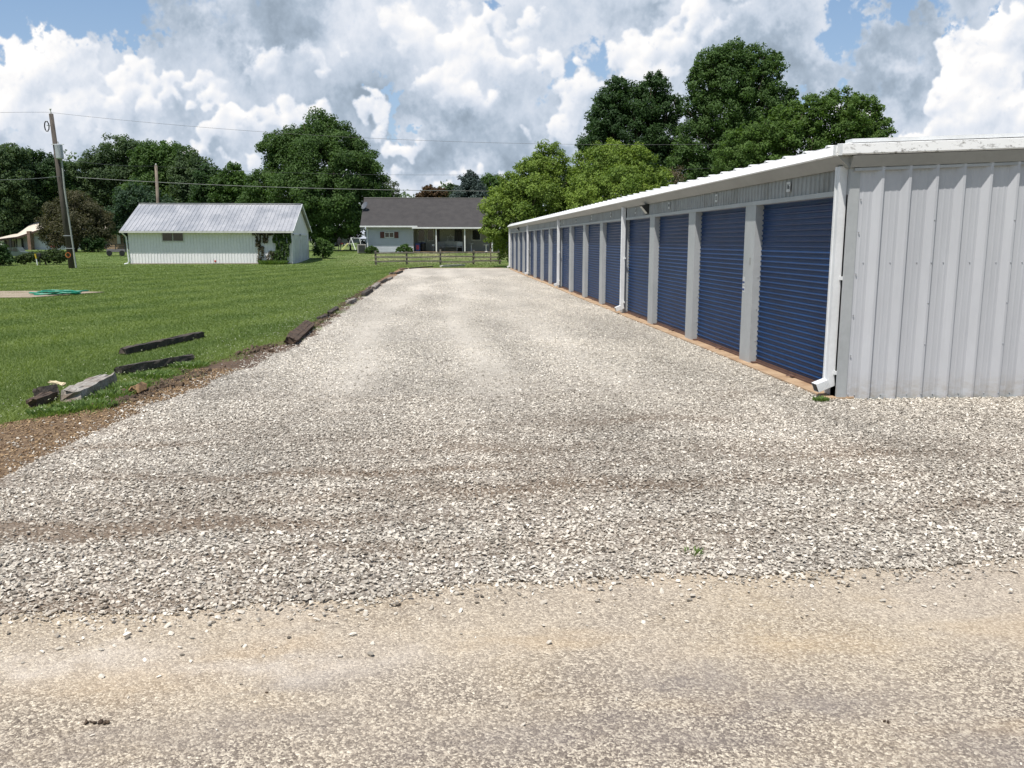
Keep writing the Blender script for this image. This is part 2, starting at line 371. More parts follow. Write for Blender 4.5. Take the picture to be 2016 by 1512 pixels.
def bandn(x, y):
    s = 0
    for x0, rx, y0, sl, ry, am in BANDS: s = s+am*np.exp(-((x-x0)/rx)**2-((y-y0-sl*(x-x0)-.06*np.sin(x*5+y0*9))/ry)**2)
    return s
def trackn(x, y):
    c = .35*np.sin(y*.21+.6)-.3*np.clip((12-y)/4, 0, 1)
    return (np.exp(-((x+1.15-c)/.42)**2)+np.exp(-((x-.65-c)/.42)**2)+.6*np.exp(-((x-2.2-c)/.5)**2))*np.clip((y-7.5)/3, 0, 1)
def gnode(t, d, r):
    q = t.m('DIVIDE', d, r); return t.m('EXPONENT', t.m('MULTIPLY', t.m('MULTIPLY', q, q), -1.0))
def bandnode(t, X_, Y_):
    tot = None
    for x0, rx, y0, sl, ry, am in BANDS:
        dx = t.m('SUBTRACT', X_, x0); dy = t.m('SUBTRACT', t.m('SUBTRACT', Y_, y0), t.m('ADD', t.m('MULTIPLY', dx, sl), t.m('MULTIPLY', t.m('SINE', t.m('ADD', t.m('MULTIPLY', X_, 5), y0*9)), .06)))
        g = t.m('MULTIPLY', t.m('MULTIPLY', gnode(t, dx, rx), gnode(t, dy, ry)), am); tot = g if tot is None else t.m('ADD', tot, g)
    return tot
def tracknode(t, X_, Y_):
    c = t.m('SUBTRACT', t.m('MULTIPLY', t.m('SINE', t.m('ADD', t.m('MULTIPLY', Y_, .21), .6)), .35), t.map(Y_, 12, 8, 0, .3))
    a = gnode(t, t.m('SUBTRACT', t.m('ADD', X_, 1.15), c), .42); b_ = gnode(t, t.m('SUBTRACT', t.m('SUBTRACT', X_, .65), c), .42); d = t.m('MULTIPLY', gnode(t, t.m('SUBTRACT', t.m('SUBTRACT', X_, 2.2), c), .5), .6)
    return t.m('MULTIPLY', t.m('ADD', t.m('ADD', a, b_), d), t.map(Y_, 7.5, 10.5))
def gravelmat():
    m, t, b = newmat('gravel'); p = wpos(t)
    sx = t.node('ShaderNodeSeparateXYZ'); t.put(sx.inputs[0], p)
    q = t.vm('ADD', p, t.vm('MULTIPLY', t.noise(p, 30, 2, .5, col=True), (.02,.02,.02)))
    v1 = t.node('ShaderNodeTexVoronoi'); t.put(v1.inputs['Vector'], q); v1.inputs['Scale'].default_value = 30
    c = t.node('ShaderNodeSeparateColor'); t.put(c.inputs[0], v1.outputs['Color'])
    edge = t.voro(q, 30, 'DISTANCE_TO_EDGE')
    v2 = t.node('ShaderNodeTexVoronoi'); t.put(v2.inputs['Vector'], q); v2.inputs['Scale'].default_value = 13
    c2 = t.node('ShaderNodeSeparateColor'); t.put(c2.inputs[0], v2.outputs['Color'])
    tone = t.m('ADD', t.m('MULTIPLY', c.outputs[0], .75), t.m('MULTIPLY', c2.outputs[1], .25))
    col = t.ramp(tone, [(0,(.14,.122,.10)),(.25,(.34,.305,.26)),(.5,(.55,.505,.44)),(1,(.75,.70,.615))])
    gap = t.map(edge, 0, .16, .28, 1)
    g3 = t.node('ShaderNodeCombineColor'); [t.put(g3.inputs[i], gap) for i in range(3)]
    col = t.mix(1, col, g3.outputs[0], 'MULTIPLY')
    trk = tracknode(t, sx.outputs[0], sx.outputs[1]); col = t.mix(t.m('MULTIPLY', t.m('MULTIPLY', trk, .7), t.map(t.noise(p, 40, 4, .7), .3, .65, .5, 1)), col, (.64,.59,.51))
    far = t.map(sx.outputs[1], 13, 30)     # far off the pale dust between the stones fills in
    col = t.mix(t.m('MULTIPLY', far, .5), col, (.60,.55,.475))
    # soil under the thin near gravel, in patches
    near = t.map(sx.outputs[1], 12, 7)
    soil = t.m('MULTIPLY', near, t.m('ADD', t.m('ADD', .30, t.map(t.noise(scaled(t, p, (.30, 1.5, 1)), 1.1, 5, .6), .44, .66, 0, .4)), bandnode(t, sx.outputs[0], sx.outputs[1])), clamp=True)
    col = t.mix(t.m('MULTIPLY', soil, .8), col, (.175,.125,.085))
    big = t.map(t.noise(scaled(t, p, (1, .3, 1)), .7, 4), .35, .65, .82, 1.10)
    g4 = t.node('ShaderNodeCombineColor'); [t.put(g4.inputs[i], big) for i in range(3)]
    col = t.mix(1, col, g4.outputs[0], 'MULTIPLY')
    t.put(b.inputs['Base Color'], col); b.inputs['Roughness'].default_value = .92; b.inputs['Specular IOR Level'].default_value = .2
    hgt = t.m('ADD', t.m('MULTIPLY', t.m('MINIMUM', edge, .3), 1.6), t.m('MULTIPLY', c.outputs[1], .8))
    t.put(b.inputs['Normal'], t.bump(hgt, .9, .02)); return m
def stonemat():
    m, t, b = newmat('limestone'); p = wpos(t)
    a = t.node('ShaderNodeAttribute'); a.attribute_name = 'tone'
    col = t.ramp(a.outputs['Fac'], [(0,(.12,.104,.085)),(.15,(.26,.232,.194)),(.45,(.46,.42,.357)),(.8,(.68,.628,.543)),(1,(.79,.74,.65))])
    sx = t.node('ShaderNodeSeparateXYZ'); t.put(sx.inputs[0], p)
    near = t.map(sx.outputs[1], 12, 7)
    bn_ = bandnode(t, sx.outputs[0], sx.outputs[1]); soil = t.m('MULTIPLY', near, t.m('ADD', t.map(t.noise(scaled(t, p, (.30, 1.5, 1)), 1.1, 5, .6), .44, .66, 0, .6), bn_), clamp=True)
    soil = t.m('MULTIPLY', soil, t.map(t.noise(p, 22, 3), .25, .6, .3, 1))
    col = t.mix(t.m('MULTIPLY', soil, .6), col, (.26,.205,.15))
    big = t.map(t.noise(scaled(t, p, (1, .3, 1)), .7, 4), .35, .65, .80, 1.10)
    g4 = t.node('ShaderNodeCombineColor'); [t.put(g4.inputs[i], big) for i in range(3)]
    col = t.mix(1, col, g4.outputs[0], 'MULTIPLY')
    t.put(b.inputs['Base Color'], col); b.inputs['Roughness'].default_value = .85; b.inputs['Specular IOR Level'].default_value = .3
    return m
def roadmat():
    m, t, b = newmat('chip_road'); p = wpos(t)
    q = t.vm('ADD', p, t.vm('MULTIPLY', t.noise(p, 60, 2, .5, col=True), (.012,.012,.012)))
    def cells(s):
        v = t.node('ShaderNodeTexVoronoi'); t.put(v.inputs['Vector'], q); v.inputs['Scale'].default_value = s
        c = t.node('ShaderNodeSeparateColor'); t.put(c.inputs[0], v.outputs['Color']); return c, v.outputs['Distance']
    c1, d1 = cells(100); c2, d2 = cells(210)
    sxr = t.node('ShaderNodeSeparateXYZ'); t.put(sxr.inputs[0], p)
    wear = t.m('ADD', t.map(t.noise(scaled(t, p, (.8, 1.2, 1)), 1.1, 6, .62, .4), .34, .66, -.15, .62), t.map(sxr.outputs[1], 2.5, 3.6, -.22, .58), clamp=True)     # 1 = dusty, 0 = bare chips
    dust = t.map(t.noise(p, 45, 5, .75), .35, .65)
    chips = t.ramp(t.m('ADD', t.m('MULTIPLY', c1.outputs[0], .6), t.m('MULTIPLY', c2.outputs[1], .4)), [(0,(.085,.068,.055)),(.3,(.175,.145,.118)),(.52,(.31,.262,.21)),(.75,(.54,.47,.37)),(1,(.80,.725,.585))])
    dcol = t.ramp(t.noise(p, .9, 4, .6), [(.3,(.50,.43,.35)),(.5,(.54,.455,.345)),(.64,(.53,.425,.285)),(.78,(.48,.37,.25))])
    col = t.mix(t.m('MULTIPLY', wear, t.map(dust, 0, 1, .20, .80)), chips, dcol)
    tar = t.m('MULTIPLY', t.map(t.noise(scaled(t, p, (.6, 1.4, 1)), 1.5, 4, .55, .5), .52, .70), t.map(sxr.outputs[1], 3.6, 3.1))
    col = t.mix(t.m('MULTIPLY', tar, .50), col, (.19,.165,.155))
    org = t.map(t.noise(scaled(t, t.vm('ADD', p, (7.3, 2.2, 0)), (.5, 1.3, 1)), 1.3, 5, .6), .54, .66)
    col = t.mix(t.m('MULTIPLY', org, .26), col, (.50,.37,.22))
    st_ = None
    def stains(lst):
        tot = None
        for x0, rx, y0, ry, am in lst:
            wv = t.m('MULTIPLY', t.m('SUBTRACT', t.noise(p, 2.5, 5, .6), .5), .9)
            g = t.m('MULTIPLY', t.m('MULTIPLY', gnode(t, t.m('ADD', t.m('SUBTRACT', sxr.outputs[0], x0), wv), rx), gnode(t, t.m('ADD', t.m('SUBTRACT', sxr.outputs[1], y0), t.m('MULTIPLY', wv, .6)), ry)), am); tot = g if tot is None else t.m('ADD', tot, g)
        return t.m('MULTIPLY', tot, t.map(t.noise(p, 12, 4, .7), .3, .7, .55, 1.1), clamp=True)
    col = t.mix(stains([(.95,.30,3.12,.10,.55),(1.45,.30,2.95,.13,.6),(.25,.30,2.78,.12,.5),(1.9,.35,2.5,.2,.5),(-.6,.4,2.9,.12,.3),(.6,.6,2.35,.12,.35)]), col, (.20,.175,.165))
    col = t.mix(stains([(-.3,.25,2.42,.12,.55),(.55,.4,2.22,.08,.6),(.4,.3,3.5,.06,.25),(-.75,.22,3.55,.08,.4),(1.6,.6,3.35,.08,.2),(-1.3,.3,3.3,.2,.35)]), col, (.52,.385,.235))
    col = t.mix(stains([(-.95,.28,2.33,.07,.7),(-.7,.5,3.35,.10,.5),(-1.6,.5,3.5,.10,.5)]), col, (.62,.56,.49))
    t.put(b.inputs['Base Color'], col); b.inputs['Roughness'].default_value = .9; b.inputs['Specular IOR Level'].default_value = .2
    h = t.m('ADD', t.m('MULTIPLY', t.m('SUBTRACT', .6, d1), 1.0), t.m('ADD', t.m('MULTIPLY', c1.outputs[1], .8), t.m('MULTIPLY', t.m('SUBTRACT', .6, d2), .5)))
    t.put(b.inputs['Normal'], t.bump(h, .75, .006)); return m
def dirtmat():
    m, t, b = newmat('dirt'); p = wpos(t)
    sx = t.node('ShaderNodeSeparateXYZ'); t.put(sx.inputs[0], p)
    f = t.map(t.noise(p, 14, 6, .7), .3, .7)
    wet = t.ramp(f, [(0,(.055,.034,.022)),(.5,(.115,.072,.045)),(1,(.20,.135,.085))])
    mul = t.ramp(f, [(0,(.085,.05,.03)),(.5,(.21,.135,.075)),(1,(.40,.29,.17))])
    k = t.m('ADD', t.map(sx.outputs[1], 12.5, 8.5), t.m('MULTIPLY', t.m('SUBTRACT', t.noise(p, 1.5, 4), .5), 1.2), clamp=True)
    col = t.mix(k, wet, mul)
    far = t.map(sx.outputs[1], 30, 50); col = t.mix(t.m('MULTIPLY', far, .6), col, (.33,.20,.10))
    t.put(b.inputs['Base Color'], col); b.inputs['Roughness'].default_value = .95
    t.put(b.inputs['Normal'], t.bump(t.noise(p, 28, 6, .75), 1, .04)); return m
gravel_m = gravelmat(); stone_m = stonemat(); road_m = roadmat(); dirt_m = dirtmat()
def strip(name, ys, xa, xb, z, mat, n=2, zf=None):
    V = []; Fs = []
    for i, y in enumerate(ys):
        for k in range(n):
            x = xa[i] + (xb[i]-xa[i])*k/(n-1); V.append((x, y, z if zf is None else zf(x, y)))
    for i in range(len(ys)-1):
        for k in range(n-1): Fs.append((i*n+k, i*n+k+1, (i+1)*n+k+1, (i+1)*n+k))
    o = npmesh(name, np.array(V), np.array(Fs), mat, None, None, True); o['kind'] = 'structure'; return o
X0 = 4.39; Y0 = 9.05; Y1 = 55.06; UNIT = 2.865; BW = 9.15
xx = np.linspace(-16, 16, 200)
# road apron (runs across the foreground), as strip in x
V = []; Fs = []
for i, x in enumerate(xx): V += [(x, -6, 0), (x, yr(x)+.12, 0)]
for i in range(len(xx)-1): Fs.append((2*i, 2*i+2, 2*i+3, 2*i+1))
rd = npmesh('road', np.array(V, float), np.array(Fs), road_m); rd['kind'] = 'structure'
# dirt verge between the lawn and the gravel
ye = np.concatenate([np.arange(4.5, 30, .15), np.arange(30, YEND+1.3, .4)])
strip('dirt_verge', ye, xl(ye)-.05, xg(ye)+.4, -.004, dirt_m, 6, lambda x, y: -.004)
ye2 = np.linspace(YEND-.3, YEND+1.0, 6)
strip('dirt_verge', ye2, np.full(6, -1.6), np.full(6, 4.0), -.0035, dirt_m)
# gravel sheet: lane + the area in front of the end wall
yg = np.concatenate([np.arange(9, 20, .12), np.arange(20, YEND+.1, .3)])
strip('gravel_yard', yg, xg(yg), np.full(len(yg), X0+.15), .006, gravel_m, 8)
V = []; Fs = []; xs2 = np.linspace(-9, 16, 240)
def ytop(x):   # upper edge of the near gravel area: y=9 right of the lawn edge, else follow the lawn edge
    y = np.linspace(3.2, 9.0, 80); e = xg(y); ok = e <= x
    return y[ok].max() if ok.any() else None
cols = []
for x in xs2:
    yt = 9.0 if x > xg(np.array([9.0]))[0] else (lambda y, e: float(y[e <= x].max()) if (e <= x).any() else None)(*(lambda y: (y, xg(y)))(np.linspace(2.5, 9, 200)))
    if yt is None or yt <= yr(x)+.02: continue
    cols.append((x, yr(x), yt))
for x, a, c in cols:
    for k in range(6): V.append((x, a+(c-a)*k/5, .006))
for i in range(len(cols)-1):
    for k in range(5): Fs.append((i*6+k, (i+1)*6+k, (i+1)*6+k+1, i*6+k+1))
gy = npmesh('gravel_apron', np.array(V), np.array(Fs), gravel_m); gy['kind'] = 'structure'
# ------------------------------------------------------------------ real stones lying on the sheets
ico_v = []; gphi = (1+5**.5)/2
for a in (-1, 1):
    for c in (-gphi, gphi): ico_v += [(0, a, c), (a, c, 0), (c, 0, a)]
ico_v = np.array(ico_v, float); ico_v /= np.linalg.norm(ico_v[0])
import itertools
ico_f = []
dmin = min(np.linalg.norm(ico_v[0]-ico_v[j]) for j in range(1, 12))
for a, c, e in itertools.combinations(range(12), 3):
    if all(abs(np.linalg.norm(ico_v[i]-ico_v[j])-dmin) < .01 for i, j in ((a, c), (c, e), (a, e))):
        n = np.cross(ico_v[c]-ico_v[a], ico_v[e]-ico_v[a])
        ico_f.append((a, c, e) if n @ ico_v[a] > 0 else (a, e, c))
ico_f = np.array(ico_f)
cub_v = np.array([(x, y, z) for z in (-.6, .6) for x, y in ((-.75,-.6),(.7,-.7),(.8,.55),(-.6,.75))]); cub_f = np.array([(3,2,1,0),(4,5,6,7),(0,1,5,4),(1,2,6,5),(2,3,7,6),(3,0,4,7)])
def rocks(name, P, size, bv, bf, mat, tone, kind='stuff', tilt=.38, flat=.38, parent=None):
    n = len(P); nv = len(bv)
    sc = np.stack([rng.uniform(.75, 1.35, n), rng.uniform(.45, .9, n), flat*rng.uniform(.5, 1.25, n)], -1)*size[:, None]*.5
    v = bv[None] * (1 + rng.normal(0, .16, (n, nv, 1))) + rng.normal(0, .07, (n, nv, 3))
    v = v*sc[:, None, :]
    ta = rng.normal(0, tilt, n); ca, sa = np.cos(ta), np.sin(ta)
    x, y, z = v[..., 0], v[..., 1], v[..., 2]
    x, z = x*ca[:, None]+z*sa[:, None], -x*sa[:, None]+z*ca[:, None]
    tb = rng.normal(0, tilt, n); ca, sa = np.cos(tb), np.sin(tb)
    y, z = y*ca[:, None]-z*sa[:, None], y*sa[:, None]+z*ca[:, None]
    tc = rng.uniform(0, 2*PI, n); ca, sa = np.cos(tc), np.sin(tc)
    x, y = x*ca[:, None]-y*sa[:, None], x*sa[:, None]+y*ca[:, None]
    v = np.stack([x, y, z], -1) + P[:, None, :]
    fc = (bf[None] + (np.arange(n)*nv)[:, None, None]).reshape(-1, bf.shape[1])
    o = npmesh(name, v.reshape(-1, 3), fc, mat, parent, np.repeat(tone, nv))
    return o
def inview(x, y, mrg=.6):
    d = np.stack([x, y], -1); u = x*rt[0]+y*rt[1]; f_ = x*hd[0]+y*hd[1]
    return np.abs(u) < f_*(1008/F)*1.03+mrg
def gravel_pts(n, ya, yb, xa=-9, xb=14):
    x = rng.uniform(xa, xb, n); y = rng.uniform(ya, yb, n)
    edge = rng.normal(0, .07, n)
    ok = (x > xg(y)-edge*2) & (y > yr(x)+np.abs(edge)*.0-rng.exponential(.06, n)) & inview(x, y)
    ok &= ((x < X0-.02) | (y < Y0-.03))
    # a little thinner in soil patches close by
    ok &= rng.uniform(0, 1, n) > np.clip(bandn(x, y)*.75, 0, .7)
    ok &= rng.uniform(0, 1, n) > np.clip(trackn(x, y)*.75, 0, .75)
    return x[ok], y[ok]
def stonetone(n): return np.clip(rng.normal(.56, .27, n), 0, 1)
nq = 4
for (ya, yb, dens, smin, smax, bv, bf) in [(3.2, 6.2, 3900, .009, .034, ico_v, ico_f), (6.2, 9.5, 3100, .011, .031, ico_v, ico_f), (9.5, 15, 1500, .013, .032, cub_v, cub_f), (15, 26, 420, .017, .034, cub_v, cub_f), (26, 44, 80, .026, .045, cub_v, cub_f)]:
    xa, xb = -9 if ya < 9 else -4.2, 9 if ya < 9 else X0
    x, y = gravel_pts(int(dens*(yb-ya)*(xb-xa)), ya, yb, xa, xb)
    n = len(x); s = rng.uniform(0, 1, n)**2.4*(smax-smin)+smin
    z = .004 + s*rng.uniform(.1, .55, n)
    o = rocks('gravel', np.stack([x, y, z], -1), s, bv, bf, stone_m, np.clip(stonetone(n)+np.clip((y-8)*.03, 0, .2), 0, 1)); tag(o, 'crushed pale limestone gravel covering the yard', None, None, 'stuff')
# strays kicked out on the road and in the dirt
n = 2600; x = rng.uniform(-5, 6, n); y = yr(x) + .05 - rng.exponential(.13, n); s = rng.uniform(0, 1, n)**2*.03+.007
ok = inview(x, y); P = np.stack([x, y, s*.25], -1)[ok]; s = s[ok]
x2 = rng.uniform(-3.5, 4, 60); y2 = rng.uniform(1.8, 4, 60); P = np.concatenate([P, np.stack([x2, y2, np.full(60, .004)], -1)]); s = np.concatenate([s, rng.uniform(.008, .022, 60)])
tag(rocks('loose_stones', P, s, ico_v, ico_f, stone_m, stonetone(len(P))), 'loose limestone chips strewn over the road edge', None, None, 'stuff')
n = 1900; y = 5.5+rng.uniform(0, 1, n)**1.2*30; u = rng.uniform(0, 1, n)**.35; x = xl(y)+(xg(y)-xl(y))*u
ok = inview(x, y); s = rng.uniform(.012, .035, n)
tag(rocks('loose_stones', np.stack([x, y, s*.2], -1)[ok], s[ok], ico_v, ico_f, stone_m, stonetone(ok.sum())*.8), 'loose chips scattered in the brown dirt verge', None, None, 'stuff')
# clods of dug soil along the verge
clod_m = M('clod', (.060,.040,.027), .95, (.15,.105,.065), 9, fine=.3)
mulch_m = M('mulch', (.20,.125,.065), .95, (.38,.27,.155), 12, fine=.3)
n = 4600; y = 9.3+rng.uniform(0, 1, n)**1.2*21; u = np.clip(rng.normal(.18, .16, n), -.25, .8); x = xl(y)+np.maximum(xg(y)-xl(y), .25)*u
keep = (np.sin(y*1.9)+np.sin(y*.7+1)+rng.normal(0, .5, n)) > -.1
s = rng.gamma(2.0, .014, n)+.010; s = np.minimum(s, .10)
ok = keep & inview(x, y)
tag(rocks('soil_clods', np.stack([x, y, s*.15], -1)[ok], s[ok], ico_v, ico_f, clod_m, rng.uniform(0, 1, ok.sum()), tilt=.8, flat=.8), 'dark dug up soil clods along the lawn edge', None, None, 'stuff')
n = 9000; y = rng.uniform(5.2, 12, n); u = rng.uniform(.02, .95, n); x = xl(y)+(xg(y)-xl(y))*u; ok = inview(x, y) & (xg(y)-xl(y) > .2); s = rng.uniform(.008, .03, n)
tag(rocks('wood_chips', np.stack([x, y, s*.2], -1)[ok], s[ok], cub_v, cub_f, mulch_m, rng.uniform(0, 1, ok.sum()), tilt=.5, flat=.25), 'tan wood chips and crumbs spread over bare dirt', None, None, 'stuff')
# ------------------------------------------------------------------ lawn blades
blade_m = leafmat('blade', (.088,.145,.034), (.240,.300,.100), .34, .4)
def blades(n, ya, yb, hgt, wid, xa, xb, bias=0, lush=None):
    y = rng.uniform(ya, yb, n); x = rng.uniform(xa, xb, n)
    if lush is None: ok = (x < xl(y)+rng.normal(0, .05, n)) & inview(x, y, 1.0)
    else: ok = lush(x, y) & inview(x, y, 1)
    ok &= ~((x > pad[0]) & (x < pad[1]) & (y > pad[2]) & (y < pad[3]))
    x = x[ok]; y = y[ok]; n = len(x); z = gz(x, y)-.012
    pt = .5+.25*np.sin(x*1.7+1.3*np.sin(y*.9))+.25*np.sin(y*2.3+x*.8)
    strp = np.sin((x*.975-y*.22)*2.9+.8*np.sin(y*.15))
    h = hgt*rng.uniform(.5, 1.35, n)*(1+.25*pt); a = rng.uniform(0, 2*PI, n); w_ = wid*rng.uniform(.6, 1.3, n)
    lx, ly = np.cos(a)*w_, np.sin(a)*w_; ln = rng.normal(0, .75, (n, 2))*h[:, None]
    ln[:, 0] += .25*strp*h
    V = np.stack([np.stack([x-lx, y-ly, z], -1), np.stack([x+lx, y+ly, z], -1), np.stack([x+ln[:, 0], y+ln[:, 1], z+h], -1)], 1)
    tone = np.clip(.46+.27*strp+rng.normal(0, .22, n)+.15*(pt-.5), 0, 1)
    return V.reshape(-1, 3), tone
pad = (-26, -13.4, 27.4, 31.6)
pa = G(0, 583); pb = G(190, 573)
pad = (-40, -18.3, 30.2, 33.2)
def lawn_blades(n):
    y = 7.6*(100/7.6)**rng.uniform(0, 1, n); x = -(y*.74+1.5)+(y*.74+1.5+np.where(y < YEND+.9, xl(y), 9))*rng.uniform(0, 1, n)
    ok = inview(x, y, 1.0) & (x < np.where(y < YEND+.9, xl(y)+rng.normal(0, .05, n), 99)) & ~((x > -24) & (x < -11) & (y > 67.1) & (y < 76.1)) & ~((x < pad[1]) & (y > pad[2]) & (y < pad[3]))
    x = x[ok]; y = y[ok]; n = len(x); z = gz(x, y)-.012
    strp = np.sin((x*.975-y*.22)*2.9+.8*np.sin(y*.15)); pt = .5+.25*np.sin(x*1.7+1.3*np.sin(y*.9))+.25*np.sin(y*2.3+x*.8)
    h = (.026+.012*pt)*rng.uniform(.5, 1.4, n)*(1+np.clip(y-30, 0, 60)*.006); a = rng.uniform(0, 2*PI, n); w_ = np.clip(.00055*y, .0045, .028)*rng.uniform(.6, 1.3, n)
    lx, ly = np.cos(a)*w_, np.sin(a)*w_; ln = rng.normal(0, .75, (n, 2))*h[:, None]; ln[:, 0] += .3*strp*h
    V = np.stack([np.stack([x-lx, y-ly, z], -1), np.stack([x+lx, y+ly, z], -1), np.stack([x+ln[:, 0], y+ln[:, 1], z+h], -1)], 1)
    tone = np.clip(.47+.25*strp+rng.normal(0, .20, n)+.15*(pt-.5), 0, 1); return V.reshape(-1, 3), tone
Vs = []; Ts = []
v, tt = lawn_blades(780000); Vs.append(v); Ts.append(tt)
# weedy tufts along the dug edge
v, tt = blades(90000, 8.0, 30, .05, .006, -8, -2, 0, lambda x, y: (np.abs(x-xl(y)+.12) < .34+.14*np.sin(y*3)) & (np.sin(y*1.9+x*3)+rng.normal(0, .6, len(x)) > -.5)); Vs.append(v); Ts.append(np.clip(tt+.1, 0, 1))
V = np.concatenate(Vs); T = np.concatenate(Ts)
o = npmesh('lawn_grass', V, np.arange(len(V)).reshape(-1, 3), blade_m, None, np.repeat(T, 3)); tag(o, 'mown green lawn grass left of the gravel', None, None, 'stuff')
# white clover heads and straw flecks
n = 1500; y = 8+rng.uniform(0, 1, n)**1.1*30; x = xl(y)-rng.exponential(.55, n)-.05; ok = inview(x, y); s = rng.uniform(.010, .022, n)
clover_m = M('clover', (.42,.44,.30), .8, (.25,.30,.13), 20)
tag(rocks('clover_flowers', np.stack([x, y, gz(x, y)+.05], -1)[ok], s[ok], cub_v, cub_f, clover_m, np.ones(ok.sum()), flat=.8), 'small whitish clover heads near the lawn edge', None, None, 'stuff')
# ------------------------------------------------------------------ the storage building
wall_m = M('grey_panel', (.50,.51,.535), .36, (.45,.46,.485), .9, lo=.35, hi=.65, fine=.03, stretch=(1,1,.25))
def splash(m):
    t = NT(m.node_tree); b = m.node_tree.nodes['Principled BSDF']; src = b.inputs['Base Color'].links[0].from_socket; p = wpos(t)
    sx = t.node('ShaderNodeSeparateXYZ'); t.put(sx.inputs[0], p)
    k = t.m('MULTIPLY', t.map(sx.outputs[2], .32, .0), t.map(t.noise(scaled(t, p, (1, 1, 2)), 9, 6, .7), .38, .68))
    col = t.mix(t.m('MULTIPLY', k, .75), src, (.30,.25,.19))
    s = t.map(t.noise(scaled(t, p, (5, 5, .12)), 4, 4, .6), .55, .75, 0, .12); col = t.mix(s, col, (.27,.275,.28))
    t.put(b.inputs['Base Color'], col)
splash(wall_m)
trim_m = M('grey_trim', (.40,.415,.42), .42, (.35,.365,.37), 1.5, fine=.04)
def mildew():
    m, t, b = newmat('gutter_white'); p = wpos(t)
    sx = t.node('ShaderNodeSeparateXYZ'); t.put(sx.inputs[0], p)
    f = t.map(t.noise(scaled(t, p, (3, 3, 6)), 3.2, 8, .75), .53, .66)
    k = t.m('MULTIPLY', f, t.m('ADD', t.map(sx.outputs[1], 10.2, 9.0, 0, .85), t.m('MULTIPLY', t.map(t.noise(p, .8, 3), .55, .65), .15)))
    col = t.mix(k, (.78,.78,.77), (.12,.105,.085))
    t.put(b.inputs['Base Color'], col); b.inputs['Roughness'].default_value = .35; return m
gut_m = mildew()
eave_shade_m = M('eave_shade_grey', (.30,.305,.295), .5, (.26,.265,.255), 1.2, fine=.04)  # shade of the undercut lower trim face, put into a darker grey
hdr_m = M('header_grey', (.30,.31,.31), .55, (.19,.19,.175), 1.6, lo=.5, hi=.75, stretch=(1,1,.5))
def doormat():
    m, t, b = newmat('blue_door'); p = wpos(t)
    f = t.map(t.noise(p, 1.3, 5, .6), .35, .65)
    col = t.mix(f, (.0035,.027,.095), (.005,.038,.125))
    d = t.map(t.noise(scaled(t, p, (1, 1, .3)), 5, 5, .7), .5, .75)
    col = t.mix(t.m('MULTIPLY', d, .18), col, (.05,.06,.085))
    t.put(b.inputs['Base Color'], col); b.inputs['Roughness'].default_value = .42; b.inputs['Specular IOR Level'].default_value = .3; return m
door_m = doormat()
B = root('storage_building', 'long grey metal storage building with a row of blue roller doors', 'building', (X0, Y0, 0))
DH = 2.245; ZG = 2.525
# end wall: ribbed panel profile in plan, facing -Y, from the corner trim rightwards
prof = []; x = X0+.09; s0 = .305
xr = X0+BW-.13
pl = []
k = 0
while x < xr-.3:
    # flat with two little minor ribs then the tall rib
    for a, d in ((0,0),(.045,0),(.052,-.0018),(.066,-.0018),(.073,0),(.115,0),(.122,-.0018),(.136,-.0018),(.143,0),(.165,0),(.235,-.046),(.262,-.046),(.270,0)):
        pl.append((x+a, Y0+d))
    x += s0; k += 1
pl.append((xr, Y0))
mb = MB(); zt = lambda x: ZG+.03+.042*min(x-X0, 2*(X0+BW/2)-X0-x if x > X0+BW/2 else x-X0)
n = len(pl)
mb.add([(a, b_, -.02) for a, b_ in pl] + [(a, b_, zt(a)) for a, b_ in pl], [(i, i+1, n+i+1, n+i) for i in range(n-1)])
mb.build('end_wall', wall_m, B)
sc = MB()
for i in range(k):
    xs_ = X0+.09+i*s0
    if i % 3 == 2:
        for z in (.06, .62, 1.08, 1.52, 1.98): sc.ball((xs_+.250, Y0-.047, z), .008, 6, 4)
    sc.ball((xs_+.11, Y0-.002, 1.52), .008, 6, 4); sc.ball((xs_+.11, Y0-.002, .05), .008, 6, 4)
for z in (.06, .5, .95, 1.4, 1.85, 2.2): sc.ball((X0+.122, Y0-.012, z), .009, 6, 4)
o = sc.build('screw_heads', galv, B); o['kind'] = 'stuff'
# corner trim
MB().extrude([(0,0,0),(.11,0,0),(.11,.012,0),(.012,.012,0),(.012,.16,0),(0,.16,0)], (X0-.012, Y0-.014, -.02), (X0-.012, Y0-.014, ZG)).build('corner_trim', trim_m, B)
# a shallow ding in the trim
# side walls and back, roof
rw = MB(); RH = ZG+.03
rz = lambda x: RH+.245+.042*(x-X0 if x < X0+BW/2 else X0+BW-x)
mb = MB()
x, i = X0-.06, 0
mb.add([(X0-.07, Y0+.1, rz(X0)-.02), (X0+BW/2, Y0+.1, rz(X0+BW/2)), (X0+BW/2, Y1, rz(X0+BW/2)), (X0-.07, Y1, rz(X0)-.02)], [(0,1,2,3)])
mb.add([(X0+BW/2, Y0+.1, rz(X0+BW/2)), (X0+BW+.1, Y0+.1, rz(X0+BW)-.02), (X0+BW+.1, Y1, rz(X0+BW)-.02), (X0+BW/2, Y1, rz(X0+BW/2))], [(0,1,2,3)])
y = Y0+.45
while y < Y1-.2:
    for xa, xb in ((X0-.085, X0+BW/2), (X0+BW/2, X0+BW+.1)):
        p = [(0,-.05,0),(0,-.02,.022),(0,.02,.022),(0,.05,0)]
        va = [(xa, y+q[1], rz(max(xa, X0) if xa < X0+1 else xa)-.018*(xa < X0)+q[2]) for q in p]; vb = [(xb, y+q[1], rz(min(xb, X0+BW))+q[2]) for q in p]
        mb.add(va+vb, [(0,1,5,4),(1,2,6,5),(2,3,7,6),(3,2,1,0)])
    y += .61
mb.build('roof', white, B)
